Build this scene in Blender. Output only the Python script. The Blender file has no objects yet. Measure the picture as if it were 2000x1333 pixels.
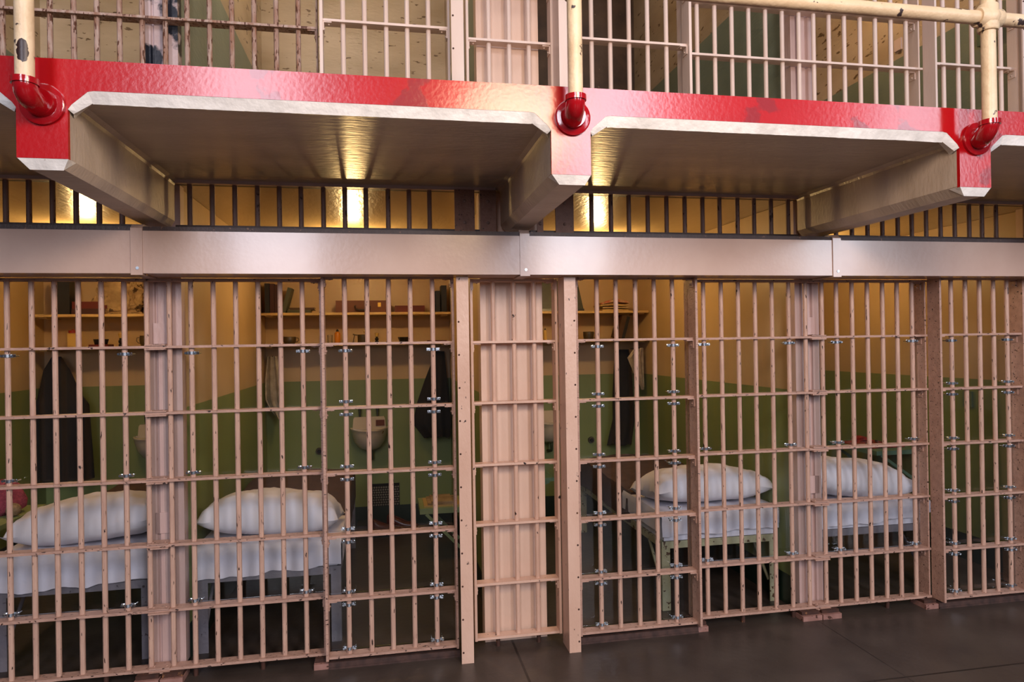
import bpy, bmesh, math, random
from mathutils import Vector, Matrix, noise
random.seed(7)
scn = bpy.context.scene
COL = scn.collection
R = math.radians

# ------------------------------------------------------------------ camera
cam_d = bpy.data.cameras.new('camera'); cam = bpy.data.objects.new('camera', cam_d); COL.objects.link(cam)
cam_d.sensor_fit = 'HORIZONTAL'; cam_d.sensor_width = 36.0; cam_d.lens = 1328.1 * 36 / 2000
cam_d.clip_start = 0.02; cam_d.clip_end = 200
rv = Vector((0.98304753, -0.18269464, -0.01549929)); uv_ = Vector((0.01463525, -0.00607679, 0.99987443)); fv = Vector((0.18276588, 0.98315093, 0.00329999))
m = Matrix((rv, uv_, -fv)).transposed().to_4x4(); m.translation = Vector((-0.7237, -3.8268, 1.72))
cam.matrix_world = m
scn.camera = cam
# ------------------------------------------------------------------ view / world
scn.view_settings.view_transform = 'Standard'; scn.view_settings.look = 'None'
scn.view_settings.gamma = 1.0; scn.view_settings.use_curve_mapping = False
scn.view_settings.exposure = 0.0
w = bpy.data.worlds.new('world'); scn.world = w; w.use_nodes = True
bg = w.node_tree.nodes['Background']; bg.inputs['Color'].default_value = (0.80, 0.80, 1.0, 1); bg.inputs['Strength'].default_value = 0.09

def area(name, loc, target, sx, sy, power, color):
    l = bpy.data.lights.new(name, 'AREA'); l.shape = 'RECTANGLE'; l.size = sx; l.size_y = sy; l.energy = power; l.color = color
    o = bpy.data.objects.new(name, l); COL.objects.link(o); o.location = loc
    o.rotation_euler = (Vector(target) - Vector(loc)).to_track_quat('-Z', 'Y').to_euler(); return o
def point(name, loc, power, color, radius):
    l = bpy.data.lights.new(name, 'POINT'); l.energy = power; l.color = color; l.shadow_soft_size = radius
    o = bpy.data.objects.new(name, l); COL.objects.link(o); o.location = loc; return o
# daylight: tall windows in the hall wall behind the camera, and the skylight above the corridor
area('daylight_window', (-2.7, -9.5, 4.9), (-2.7, 0, 3.0), 1.5, 4.4, 385, (0.90, 0.88, 1.0))
area('daylight_window', (3.0, -9.5, 4.9), (3.0, 0, 3.0), 1.3, 4.4, 420, (0.88, 0.88, 1.0))
area('daylight_window', (8.7, -9.5, 4.9), (8.7, 0, 3.0), 1.3, 4.4, 330, (0.85, 0.88, 1.0))
area('skylight', (0.0, -4.2, 9.0), (0.0, -3.0, 0.0), 9.0, 2.0, 200, (0.95, 0.93, 1.0))
# tungsten pendant hanging in the corridor behind the camera
point('corridor_lamp', (0.2, -3.5, 3.3), 205, (1.0, 0.72, 0.47), 0.40)
WARM = (1.0, 0.64, 0.25)

# ------------------------------------------------------------------ tagging helpers
def tag(o, label=None, cat=None, group=None, kind=None):
    if label: o['label'] = label
    if cat: o['category'] = cat
    if group: o['group'] = group
    if kind: o['kind'] = kind
    return o
def empty(name, loc, label, cat, group=None):
    o = bpy.data.objects.new(name, None); COL.objects.link(o); o.location = loc; o.empty_display_size = 0.05
    return tag(o, label, cat, group)
def link(name, me, mat, parent=None, loc=(0, 0, 0), rot=(0, 0, 0), world=False):
    o = bpy.data.objects.new(name, me); COL.objects.link(o)
    if mat and not me.materials: me.materials.append(mat)
    if parent:
        o.parent = parent
        if world: loc = Vector(loc) - parent.location
    o.location = loc; o.rotation_euler = rot
    return o

# ------------------------------------------------------------------ mesh helpers
def finish(bm, name, smooth=False, bevel=0, seg=2):
    if bevel:
        bmesh.ops.bevel(bm, geom=[e for e in bm.edges if e.is_manifold and e.calc_face_angle(0) > 0.5], offset=bevel, segments=seg, affect='EDGES', profile=0.5)
    bmesh.ops.recalc_face_normals(bm, faces=bm.faces)
    me = bpy.data.meshes.new(name); bm.to_mesh(me); bm.free()
    if smooth:
        for p in me.polygons: p.use_smooth = True
        try: me.set_sharp_from_angle(angle=R(42))
        except Exception: pass
    return me
def bxa(bm, x0, x1, y0, y1, z0, z1):
    vs = [bm.verts.new(p) for p in ((x0,y0,z0),(x1,y0,z0),(x1,y1,z0),(x0,y1,z0),(x0,y0,z1),(x1,y0,z1),(x1,y1,z1),(x0,y1,z1))]
    for f in ((0,3,2,1),(4,5,6,7),(0,1,5,4),(1,2,6,5),(2,3,7,6),(3,0,4,7)): bm.faces.new([vs[i] for i in f])
def box(name, x0, x1, y0, y1, z0, z1, bevel=0):
    bm = bmesh.new(); bxa(bm, x0, x1, y0, y1, z0, z1); return finish(bm, name, bevel > 0, bevel)
def cyl(bm, p0, p1, r0, r1=None, n=12, caps=True):
    p0 = Vector(p0); p1 = Vector(p1); r1 = r0 if r1 is None else r1
    d = (p1 - p0).normalized(); a = d.orthogonal().normalized(); b = d.cross(a)
    A = [bm.verts.new(p0 + (a*math.cos(2*math.pi*(i+.5)/n) + b*math.sin(2*math.pi*(i+.5)/n))*r0) for i in range(n)]
    B = [bm.verts.new(p1 + (a*math.cos(2*math.pi*(i+.5)/n) + b*math.sin(2*math.pi*(i+.5)/n))*r1) for i in range(n)]
    for i in range(n): bm.faces.new((A[i], A[(i+1)%n], B[(i+1)%n], B[i]))
    if caps: bm.faces.new(A[::-1]); bm.faces.new(B)
def cylm(name, p0, p1, r0, r1=None, n=16):
    bm = bmesh.new(); cyl(bm, p0, p1, r0, r1, n); return finish(bm, name, True)
def tube(bm, pts, r, n=12, caps=True):
    pts = [Vector(p) for p in pts]; rings = []; a = None
    for i, p in enumerate(pts):
        t = (pts[min(i+1, len(pts)-1)] - pts[max(i-1, 0)]).normalized()
        if a is None: a = t.orthogonal().normalized()
        a = (a - t*a.dot(t)).normalized(); b = t.cross(a)
        rr = r[i] if isinstance(r, (list, tuple)) else r
        rings.append([bm.verts.new(p + (a*math.cos(2*math.pi*k/n) + b*math.sin(2*math.pi*k/n))*rr) for k in range(n)])
    for q in range(len(rings)-1):
        for k in range(n): bm.faces.new((rings[q][k], rings[q][(k+1)%n], rings[q+1][(k+1)%n], rings[q+1][k]))
    if caps: bm.faces.new(rings[0][::-1]); bm.faces.new(rings[-1])
def lathe(name, prof, n=20, center=(0,0,0)):
    bm = bmesh.new(); rings = []
    for r, z in prof:
        rings.append([bm.verts.new((center[0]+r*math.cos(2*math.pi*k/n), center[1]+r*math.sin(2*math.pi*k/n), center[2]+z)) for k in range(n)])
    for q in range(len(rings)-1):
        for k in range(n): bm.faces.new((rings[q][k], rings[q][(k+1)%n], rings[q+1][(k+1)%n], rings[q+1][k]))
    bm.faces.new(rings[0][::-1]); bm.faces.new(rings[-1])
    return finish(bm, name, True)
def prism(name, poly, axis, a, b, bevel=0):
    # polygon extruded along an axis: poly gives the two other coordinates in order
    bm = bmesh.new()
    def P(u, v, c):
        return {'x': (c, u, v), 'y': (u, c, v), 'z': (u, v, c)}[axis]
    A = [bm.verts.new(P(u, v, a)) for u, v in poly]; B = [bm.verts.new(P(u, v, b)) for u, v in poly]
    n = len(poly)
    for i in range(n): bm.faces.new((A[i], A[(i+1)%n], B[(i+1)%n], B[i]))
    bm.faces.new(A[::-1]); bm.faces.new(B)
    return finish(bm, name, bevel > 0, bevel)

# ------------------------------------------------------------------ materials
def hexc(h):
    c = [int(h[i:i+2], 16)/255 for i in (0, 2, 4)]
    return tuple(((x+.055)/1.055)**2.4 if x > .04045 else x/12.92 for x in c) + (1,)
def mat(name, col, rough=0.5, col2=None, scale=6, amt=0.5, chips=None, chip_scale=30, chip_thr=0.66, bump=0.0, bump_scale=40, metal=0.0, spec=0.5, stretch=(1,1,1), coat=0.0, detail=4):
    M = bpy.data.materials.new(name); M.use_nodes = True; nt = M.node_tree; N = nt.nodes; Lk = nt.links
    P = N['Principled BSDF']; P.inputs['Roughness'].default_value = rough; P.inputs['Metallic'].default_value = metal
    P.inputs['Specular IOR Level'].default_value = spec; P.inputs['Coat Weight'].default_value = coat; P.inputs['Coat Roughness'].default_value = 0.12
    geo = N.new('ShaderNodeNewGeometry'); mp = N.new('ShaderNodeMapping'); mp.inputs['Scale'].default_value = stretch
    Lk.new(geo.outputs['Position'], mp.inputs['Vector']); V = mp.outputs['Vector']
    def nz(s, d=detail):
        n = N.new('ShaderNodeTexNoise'); n.inputs['Scale'].default_value = s; n.inputs['Detail'].default_value = d; Lk.new(V, n.inputs['Vector']); return n
    def mix(f, a, b):
        x = N.new('ShaderNodeMix'); x.data_type = 'RGBA'
        Lk.new(f, x.inputs['Factor'])
        for s, v in ((x.inputs['A'], a), (x.inputs['B'], b)):
            if isinstance(v, tuple): s.default_value = v
            else: Lk.new(v, s)
        return x.outputs['Result']
    def ramp(v, lo, hi, mx=1.0):
        x = N.new('ShaderNodeMapRange'); x.inputs['From Min'].default_value = lo; x.inputs['From Max'].default_value = hi; x.inputs['To Max'].default_value = mx
        Lk.new(v, x.inputs['Value']); return x.outputs['Result']
    c = col
    if col2: c = mix(ramp(nz(scale).outputs['Fac'], .35, .68, amt), col, col2)
    if chips:
        f = ramp(nz(chip_scale, 6).outputs['Fac'], chip_thr, chip_thr+.025)
        c = mix(f, c, chips)
    if isinstance(c, tuple): P.inputs['Base Color'].default_value = c
    else: Lk.new(c, P.inputs['Base Color'])
    if bump:
        b = N.new('ShaderNodeBump'); b.inputs['Strength'].default_value = bump; b.inputs['Distance'].default_value = 0.01
        Lk.new(nz(bump_scale).outputs['Fac'], b.inputs['Height']); Lk.new(b.outputs['Normal'], P.inputs['Normal'])
    M['_'] = 1; del M['_']
    return M
M = {}
M['bar'] = mat('pink_bar_paint', hexc('c9a590'), .44, hexc('ad8878'), 30, .55, hexc('26150f'), 95, .645, .30, 110, stretch=(1,1,.22))
M['rail'] = mat('pink_rail_paint', hexc('ba9481'), .48, hexc('9c7868'), 28, .6, hexc('301c15'), 80, .64, .35, 110, stretch=(.5,1,1))
M['rusty'] = mat('rusty_bar_paint', hexc('b39a8c'), .6, hexc('8d5f43'), 40, .9, hexc('5a3420'), 70, .58, .4, 90, stretch=(1,1,.3))
M['clean'] = mat('pale_bar_paint', hexc('dcc6b8'), .38, hexc('ceb2a2'), 8, .5, hexc('5a3a30'), 40, .80, .12, 80, stretch=(1,1,.2))
M['post'] = mat('post_paint', hexc('d6b29c'), .36, hexc('c39a82'), 5, .6, hexc('2a1a16'), 42, .685, .2, 70, stretch=(1,1,.5))
M['column_mid'] = mat('peach_column_paint', hexc('d3b49e'), .42, hexc('c6a48e'), 6, .6, hexc('8a6a5c'), 26, .78, .25, 45, stretch=(1,1,.35))
M['column'] = mat('column_paint', hexc('c3a79f'), .4, hexc('ae8f86'), 6, .6, hexc('6a4a44'), 26, .76, .25, 45, stretch=(1,1,.35))
M['housing'] = mat('housing_paint', hexc('c8ac9c'), .26, hexc('b99a8a'), 3, .7, hexc('4a3a34'), 26, .755, .05, 45, coat=.4)
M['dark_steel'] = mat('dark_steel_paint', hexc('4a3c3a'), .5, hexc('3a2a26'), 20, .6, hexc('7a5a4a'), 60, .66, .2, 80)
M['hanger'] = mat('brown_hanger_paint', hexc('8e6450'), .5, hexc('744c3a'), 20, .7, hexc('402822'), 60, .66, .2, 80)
M['dark_bar'] = mat('shaded_brown_bar_paint', hexc('8a6e62'), .5, hexc('6a4c42'), 20, .7, hexc('402822'), 60, .64, .2, 80, stretch=(1,1,.3))  # transom bars: shade under the gallery is put into this darker paint colour
M['red'] = mat('red_gallery_paint', hexc('a60810'), .22, hexc('b4121a'), 3.5, .8, hexc('8c1a22'), 4.5, .63, .07, 60, spec=.5, coat=.15)
M['red_pipe'] = mat('red_pipe_paint', hexc('a30a16'), .16, hexc('8e0812'), 6, .6, bump=.12, bump_scale=60, coat=.5)
M['white'] = mat('white_edge_paint', hexc('e6e2dc'), .5, hexc('b9b4ae'), 12, .6, hexc('8a7c70'), 30, .74, .45, 30)
M['soffit'] = mat('soffit_paint', hexc('bbaa9a'), .34, hexc('9c8c7c'), 3, .6, bump=.30, bump_scale=24, stretch=(.6,2.2,1))
M['pipe'] = mat('cream_pipe_paint', hexc('d9c3a2'), .42, hexc('c4a985'), 9, .7, hexc('3c3030'), 22, .635, .3, 40)
M['concrete'] = mat('gallery_top', hexc('6a5a52'), .6, hexc('54463f'), 5, .8)
M['chrome'] = mat('zinc_clamp', hexc('cfd6dc'), .22, metal=1.0)
M['screw'] = mat('zinc_screw', hexc('b9c4cc'), .3, metal=1.0)
M['pillow'] = mat('white_pillowcase', hexc('dcd8de'), .85, hexc('d2cdd4'), 5, .5, bump=.35, bump_scale=9)
M['sheet'] = mat('white_sheet', hexc('d6d3dc'), .85, hexc('cac6d2'), 5, .5, bump=.4, bump_scale=12)
M['blanket'] = mat('brown_wool_blanket', hexc('4c362c'), .95, hexc('3e2b23'), 18, .7, bump=.4, bump_scale=120)
M['bedgrey'] = mat('grey_bed_steel', hexc('77737a'), .5, hexc('5f5c62'), 10, .7, hexc('3a3032'), 40, .68, .2, 60)
M['bedgreen'] = mat('worn_cream_green_bed_paint', hexc('a5a284'), .5, hexc('8a8766'), 10, .7, hexc('4a3420'), 26, .60, .2, 60)
M['wood'] = mat('shelf_paint', hexc('c7aa72'), .5, hexc('b09360'), 8, .6)
M['porcelain'] = mat('white_porcelain', hexc('c4b9a8'), .2, hexc('b5a48c'), 6, .6, hexc('7a5a3a'), 18, .74, coat=.3)
M['tap'] = mat('tap_metal', hexc('8a8a88'), .25, metal=1.0)
M['drain'] = mat('drain_pipe', hexc('39422c'), .5)
M['black'] = mat('black_cloth', hexc('14110f'), .9, hexc('1d1815'), 10, .6, bump=.5, bump_scale=12)
M['towel'] = mat('cream_towel', hexc('efe6da'), .95, hexc('a89a88'), 14, .6, bump=.4, bump_scale=90)
M['brownwood'] = mat('brown_case', hexc('642c0c'), .6, hexc('4c2008'), 8, .7, stretch=(.3,1,3))
M['leather'] = mat('dark_leather', hexc('2a1612'), .4)
M['brass'] = mat('brass', hexc('b08a40'), .3, metal=.9)
M['redbook'] = mat('dark_red_cover', hexc('621410'), .6, hexc('4a120e'), 12, .6)
M['maroon'] = mat('maroon_cover', hexc('3a1614'), .5)
M['navy'] = mat('black_cover', hexc('15161a'), .5, hexc('20242a'), 20, .5)
M['teal'] = mat('grey_green_cover', hexc('4a4c3a'), .6, hexc('3c4434'), 20, .5)
M['brownbook'] = mat('brown_cover', hexc('4a3020'), .6, hexc('3a2618'), 20, .5)
M['page'] = mat('yellowed_pages', hexc('b79a62'), .8)
M['amber'] = mat('amber_plastic', hexc('b8721e'), .3)
M['cream'] = mat('cream_plastic', hexc('c8a95e'), .4)
M['redcap'] = mat('red_cap', hexc('8a2018'), .4)
M['blackp'] = mat('black_plastic', hexc('0c0b0c'), .35)
M['tin'] = mat('dull_tin', hexc('6a6050'), .35, hexc('554a3c'), 20, .6, metal=.8)
M['bristle'] = mat('pale_bristles', hexc('b89a58'), .9)
M['paint_green'] = mat('table_green_paint', hexc('8d9a6c'), .5, hexc('7a8758'), 9, .6)
M['paint_teal'] = mat('table_teal_paint', hexc('5c7c66'), .5, hexc('4c6c58'), 9, .6)
M['grate'] = mat('grate_iron', hexc('7a7468'), .6, hexc('5a5448'), 30, .7)
M['void'] = mat('vent_dark', hexc('0d0c0a'), .9)
M['shoe'] = mat('brown_shoe_leather', hexc('4e1f14'), .25, hexc('3a150e'), 12, .6)
M['news'] = mat('printed_paper', hexc('b39a74'), .8, hexc('7c6444'), 8, .9, hexc('4a3424'), 13, .60)
M['newsred'] = mat('printed_red_paper', hexc('a8543a'), .8, hexc('b7a486'), 30, .9, hexc('2c241c'), 45, .62)
M['picture'] = mat('yellow_picture', hexc('a68f3c'), .6, hexc('6a6436'), 14, .9, hexc('2c2a1c'), 24, .56)
M['paintdark'] = mat('dark_green_painting', hexc('2c3020'), .5, hexc('181a12'), 14, .9, hexc('2f6a58'), 12, .68)
M['knit'] = mat('pink_knitting', hexc('b04f62'), .95, hexc('8c3a4c'), 60, .8, bump=1.0, bump_scale=150)
M['yarn'] = mat('cream_yarn', hexc('9c8262'), .95, hexc('7c6448'), 50, .8, bump=.8, bump_scale=120)
M['redcloth'] = mat('red_game_board', hexc('9c2c1c'), .6, hexc('1a1210'), 30, 1.0)
M['block'] = mat('painted_steel_foot', hexc('a0766a'), .6, hexc('7a5448'), 14, .8, hexc('4a2c20'), 40, .62)
M['rust'] = mat('rusted_steel', hexc('4a2a1c'), .8, hexc('2c1a14'), 18, .8, hexc('7a5030'), 40, .64, .3, 60)
M['track'] = mat('dark_track', hexc('4c342c'), .7, hexc('2c1e1a'), 25, .8)
M['switch'] = mat('painted_steel_plate', hexc('5c6c50'), .5)
M['bulb_base'] = mat('lamp_socket', hexc('3a3026'), .5)

# walls: cream above, green below, near-black green skirting; painted bands by height above each tier's floor
def wall_mat(name, cream, cream2, green, green2, base, f0, chips=None, chip_thr=.7, peel=0):
    m_ = mat(name, cream, .42, cream2, 2.2, .8, chips, 14, chip_thr, .10 + peel, 30, stretch=(1,1,1) if not peel else (.6,.6,1.8))
    nt = m_.node_tree; N = nt.nodes; Lk = nt.links; P = N['Principled BSDF']
    old = P.inputs['Base Color'].links[0].from_socket
    g = N.new('ShaderNodeNewGeometry'); s = N.new('ShaderNodeSeparateXYZ'); Lk.new(g.outputs['Position'], s.inputs[0])
    no = N.new('ShaderNodeTexNoise'); no.inputs['Scale'].default_value = 3.0; Lk.new(g.outputs['Position'], no.inputs['Vector'])
    gm = N.new('ShaderNodeMix'); gm.data_type = 'RGBA'; gm.inputs['A'].default_value = green; gm.inputs['B'].default_value = green2; Lk.new(no.outputs['Fac'], gm.inputs['Factor'])
    def below(z):
        x = N.new('ShaderNodeMath'); x.operation = 'LESS_THAN'; Lk.new(s.outputs['Z'], x.inputs[0]); x.inputs[1].default_value = z; return x.outputs[0]
    a = N.new('ShaderNodeMix'); a.data_type = 'RGBA'; Lk.new(below(f0+1.396), a.inputs['Factor']); Lk.new(old, a.inputs['A']); Lk.new(gm.outputs['Result'], a.inputs['B'])
    b = N.new('ShaderNodeMix'); b.data_type = 'RGBA'; Lk.new(below(f0+.2), b.inputs['Factor']); Lk.new(a.outputs['Result'], b.inputs['A']); b.inputs['B'].default_value = base
    Lk.new(b.outputs['Result'], P.inputs['Base Color']); return m_
M['wall'] = wall_mat('lower_cell_wall', hexc('bda27c'), hexc('b0946c'), hexc('7a8650'), hexc('6c7846'), hexc('16261c'), 0.0)
M['wall_up'] = wall_mat('upper_cell_wall', hexc('cab79a'), hexc('a6906e'), hexc('8c9680'), hexc('6c7866'), hexc('3c443a'), 2.72, hexc('6e5638'), .635, .25)
M['wall_bare'] = mat('bare_brown_wall', hexc('5e4a38'), .7, hexc('43342a'), 5, .9, hexc('93805f'), 22, .70, .5, 20)
M['ceil'] = mat('cell_ceiling_paint', hexc('bfa880'), .30, hexc('b39a70'), 3, .6, bump=.30, bump_scale=16, stretch=(2.5,.7,1))
M['panel_peel'] = mat('peeling_column_paint', hexc('c9b4b2'), .45, hexc('b79c98'), 6, .6, hexc('161a26'), 3.2, .50, .2, 45)

# floor with expansion joints
def floor_mat():
    m_ = mat('corridor_concrete', hexc('463c35'), .38, hexc('332a25'), 3.0, .9, None, bump=.14, bump_scale=28)
    nt = m_.node_tree; N = nt.nodes; Lk = nt.links; P = N['Principled BSDF']
    old = P.inputs['Base Color'].links[0].from_socket
    g = N.new('ShaderNodeNewGeometry'); s = N.new('ShaderNodeSeparateXYZ'); Lk.new(g.outputs['Position'], s.inputs[0])
    fac = None
    def line(axis, c, hw):
        a = N.new('ShaderNodeMath'); a.operation = 'SUBTRACT'; Lk.new(s.outputs[axis], a.inputs[0]); a.inputs[1].default_value = c
        b = N.new('ShaderNodeMath'); b.operation = 'ABSOLUTE'; Lk.new(a.outputs[0], b.inputs[0])
        c_ = N.new('ShaderNodeMath'); c_.operation = 'LESS_THAN'; Lk.new(b.outputs[0], c_.inputs[0]); c_.inputs[1].default_value = hw; return c_.outputs[0]
    for ax, c, hw in (('X', -.03, .007), ('X', 1.84, .003), ('X', 3.7, .004), ('X', -1.9, .004), ('Y', -.80, .006)):
        l = line(ax, c, hw)
        if fac is None: fac = l
        else:
            x = N.new('ShaderNodeMath'); x.operation = 'MAXIMUM'; Lk.new(fac, x.inputs[0]); Lk.new(l, x.inputs[1]); fac = x.outputs[0]
    mx = N.new('ShaderNodeMix'); mx.data_type = 'RGBA'; Lk.new(fac, mx.inputs['Factor']); Lk.new(old, mx.inputs['A']); mx.inputs['B'].default_value = hexc('17120f')
    Lk.new(mx.outputs['Result'], P.inputs['Base Color']); return m_
M['floor'] = floor_mat()

# clear acrylic sheet: mostly see-through with a physical Fresnel sheen
def acrylic():
    m_ = bpy.data.materials.new('clear_acrylic'); m_.use_nodes = True; nt = m_.node_tree; N = nt.nodes; Lk = nt.links
    out = N['Material Output']; N.remove(N['Principled BSDF'])
    t = N.new('ShaderNodeBsdfTransparent'); t.inputs['Color'].default_value = (.95, .96, .96, 1)
    g = N.new('ShaderNodeBsdfGlossy'); g.inputs['Roughness'].default_value = .04
    fr = N.new('ShaderNodeFresnel'); fr.inputs['IOR'].default_value = 1.3
    mx = N.new('ShaderNodeMixShader'); Lk.new(fr.outputs[0], mx.inputs[0]); Lk.new(t.outputs[0], mx.inputs[1]); Lk.new(g.outputs[0], mx.inputs[2])
    Lk.new(mx.outputs[0], out.inputs['Surface']); return m_
M['acrylic'] = acrylic()
def emis(name, col, st):
    m_ = bpy.data.materials.new(name); m_.use_nodes = True; P = m_.node_tree.nodes['Principled BSDF']
    P.inputs['Emission Color'].default_value = col + (1,); P.inputs['Emission Strength'].default_value = st; return m_
M['bulb'] = emis('glowing_bulb', WARM, 12)

# ================================================================== SETTING
def struct(name, me, mt, loc=(0,0,0)):
    return tag(link(name, me, mt, None, loc), kind='structure')
ZT = 2.60          # underside of the gallery slab and cell ceilings
Z2 = 2.72          # upper tier floor
D = 2.738          # cell depth
struct('floor', box('floor', -9, 13, -10, 3.2, -.15, 0), M['floor'])
struct('ceiling', box('ceiling', -8, 11.5, 0.0, 3.1, ZT-.008, Z2), M['ceil'])
struct('ceiling_upper', box('ceiling_upper', -8, 11.5, 0.0, 3.1, 5.3, 5.45), M['ceil'])
struct('wall_back', box('wall_back', -8, 11.5, D, 3.1, 0, ZT-.01), M['wall'])
struct('wall_back_upper', box('wall_back_upper', -8, .117, D, 3.1, Z2, 5.3), M['wall_up'])
struct('wall_back_bare', box('wall_back_bare', .117, 11.5, D, 3.1, Z2, 5.3), M['wall_bare'])
PW = 3.7628
for k, X in ((-2, -PW*2), (-1, -PW), (0, 0), (1, PW), (2, PW*2)):
    struct('wall_utility', box('wall_utility', X-.117, X+.117, .10, D, 0, ZT-.01), M['wall'])
    struct('wall_utility_upper', box('wall_utility_upper', X-.117, X+.117, .10, D, Z2, 5.3), M['wall_up'])
    p = [(X-.185,.055),(X+.182,.055),(X+.182,.14),(X-.185,.14)]
    struct('trim_utility', prism('trim_utility', [(X-.185,.06),(X+.182,.06),(X+.182,.16),(X-.185,.16)], 'z', .0, ZT-.01), M['column_mid'])
    struct('trim_utility_upper', prism('trim_utility_upper', [(X-.185,.06),(X+.182,.06),(X+.182,.16),(X-.185,.16)], 'z', Z2, 5.3), M['column_mid'])
for X in (-PW*1.5, -PW/2, PW/2, PW*1.5):
    struct('wall_partition', box('wall_partition', X-.073, X+.073, .1205, D, 0, ZT-.01), M['wall'])
    struct('wall_partition_upper', box('wall_partition_upper', X-.073, X+.073, .1205, D, Z2, 5.3), M['wall_up'])
    # folded steel cover over the wall end, with two raised ribs
    prof = [(X-.073,.05),(X-.042,.05),(X-.036,.066),(X-.030,.066),(X-.024,.05),(X+.024,.05),(X+.030,.066),(X+.042,.066),(X+.048,.05),(X+.093,.05),(X+.093,.12),(X-.073,.12)]
    struct('trim_partition', prism('trim_partition', prof, 'z', .05, ZT-.01), M['column'])
    struct('trim_partition_upper', prism('trim_partition_upper', prof, 'z', Z2, 5.3), M['panel_peel'] if X < 0 else M['column'])

# ------------------------------------------------------------------ gallery walkway
OV = 1.22
gal = empty('gallery_walkway', (0, -OV/2, ZT), 'concrete gallery with red edge and pale brackets projecting over the cells', 'walkway')
def gl(name, me, mt): return link(name, me, mt, gal, (0,0,0), world=True)
CB = [-PW, -PW/2, 0.012, PW/2, PW, PW*1.5]
hw = .081
# soffit slab with a slanted lip at the front
bm = bmesh.new(); bxa(bm, -8, 11.5, -OV+.06, -.001, ZT, Z2-.004)
gl('slab', finish(bm, 'slab'), M['soffit'])
gl('walking_surface', box('walking_surface', -8, 11.5, -OV+.02, -.001, Z2-.004, Z2+.004), M['concrete'])
# red fascia drawn as one outline with T shaped drops at each bracket
def fascia_outline():
    pts = [(-8, 2.735), (11.5, 2.735), (11.5, 2.628)]
    for X in reversed(CB):
        pts += [(X+.165, 2.628), (X+.145, 2.624), (X+hw+.012, 2.577), (X+hw, 2.560), (X+hw, 2.386), (X-hw, 2.386), (X-hw, 2.560), (X-hw-.012, 2.577), (X-.145, 2.624), (X-.165, 2.628)]
    pts.append((-8, 2.628)); return pts
outl = fascia_outline()
bm = bmesh.new()
# top strip then each drop, as clean quads; side walls follow the outline
stx = [-8.0]
for X in CB: stx += [X-.165, X-.145, X-hw-.012, X-hw, X+hw, X+hw+.012, X+.145, X+.165]
stx.append(11.5)
def low(x):
    for X in CB:
        d = abs(x-X)
        if d <= hw+1e-5: return 2.560
        if d <= hw+.0121: return 2.577
        if d <= .1451: return 2.624
    return 2.628
for yy in (-OV, -OV+.016):
    tv = [bm.verts.new((x, yy, 2.735)) for x in stx]; lv = [bm.verts.new((x, yy, low(x))) for x in stx]
    for i in range(len(stx)-1): bm.faces.new((tv[i], tv[i+1], lv[i+1], lv[i]))
    for X in CB:
        i0 = min(range(len(stx)), key=lambda i: abs(stx[i]-(X-hw))); 
        p = [bm.verts.new((X-hw, yy, 2.386)), bm.verts.new((X+hw, yy, 2.386))]
        bm.faces.new((lv[i0], lv[i0+1], p[1], p[0]))
for i in range(len(outl)):
    (xa, za), (xb, zb_) = outl[i], outl[(i+1) % len(outl)]
    bm.faces.new([bm.verts.new(q) for q in ((xa, -OV, za), (xb, -OV, zb_), (xb, -OV+.016, zb_), (xa, -OV+.016, za))])
bmesh.ops.remove_doubles(bm, verts=bm.verts, dist=.0003)
gl('red_fascia', finish(bm, 'red_fascia'), M['red'])['label'] = 'glossy red painted edge of the gallery'
# white slanted lips between the brackets and under them
xs = [-8] + CB + [11.5]
for i in range(len(xs)-1):
    a = xs[i] + (.155 if i else 0); b = xs[i+1] - (.155 if i < len(xs)-2 else 0)
    bm = bmesh.new(); n = 220; top = []; bot = []; mid = []
    for k in range(n+1):
        x = a + (b-a)*k/n; j = noise.noise((x*5, 3.1, i))*.0015 + noise.noise((x*40, 3.1, i))*.0012
        top.append(bm.verts.new((x, -OV+.001, 2.6285))); mid.append(bm.verts.new((x, -OV+.016, 2.586+j))); bot.append(bm.verts.new((x, -OV+.065, 2.600)))
    for k in range(n):
        bm.faces.new((top[k], top[k+1], mid[k+1], mid[k])); bm.faces.new((mid[k], mid[k+1], bot[k+1], bot[k])); bm.faces.new((bot[k], bot[k+1], top[k+1], top[k]))
    bm.faces.new((top[0], mid[0], bot[0])); bm.faces.new((top[-1], bot[-1], mid[-1]))
    gl('white_lip', finish(bm, 'white_lip'), M['white'])['label'] = 'white painted lip under the red edge'
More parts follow.
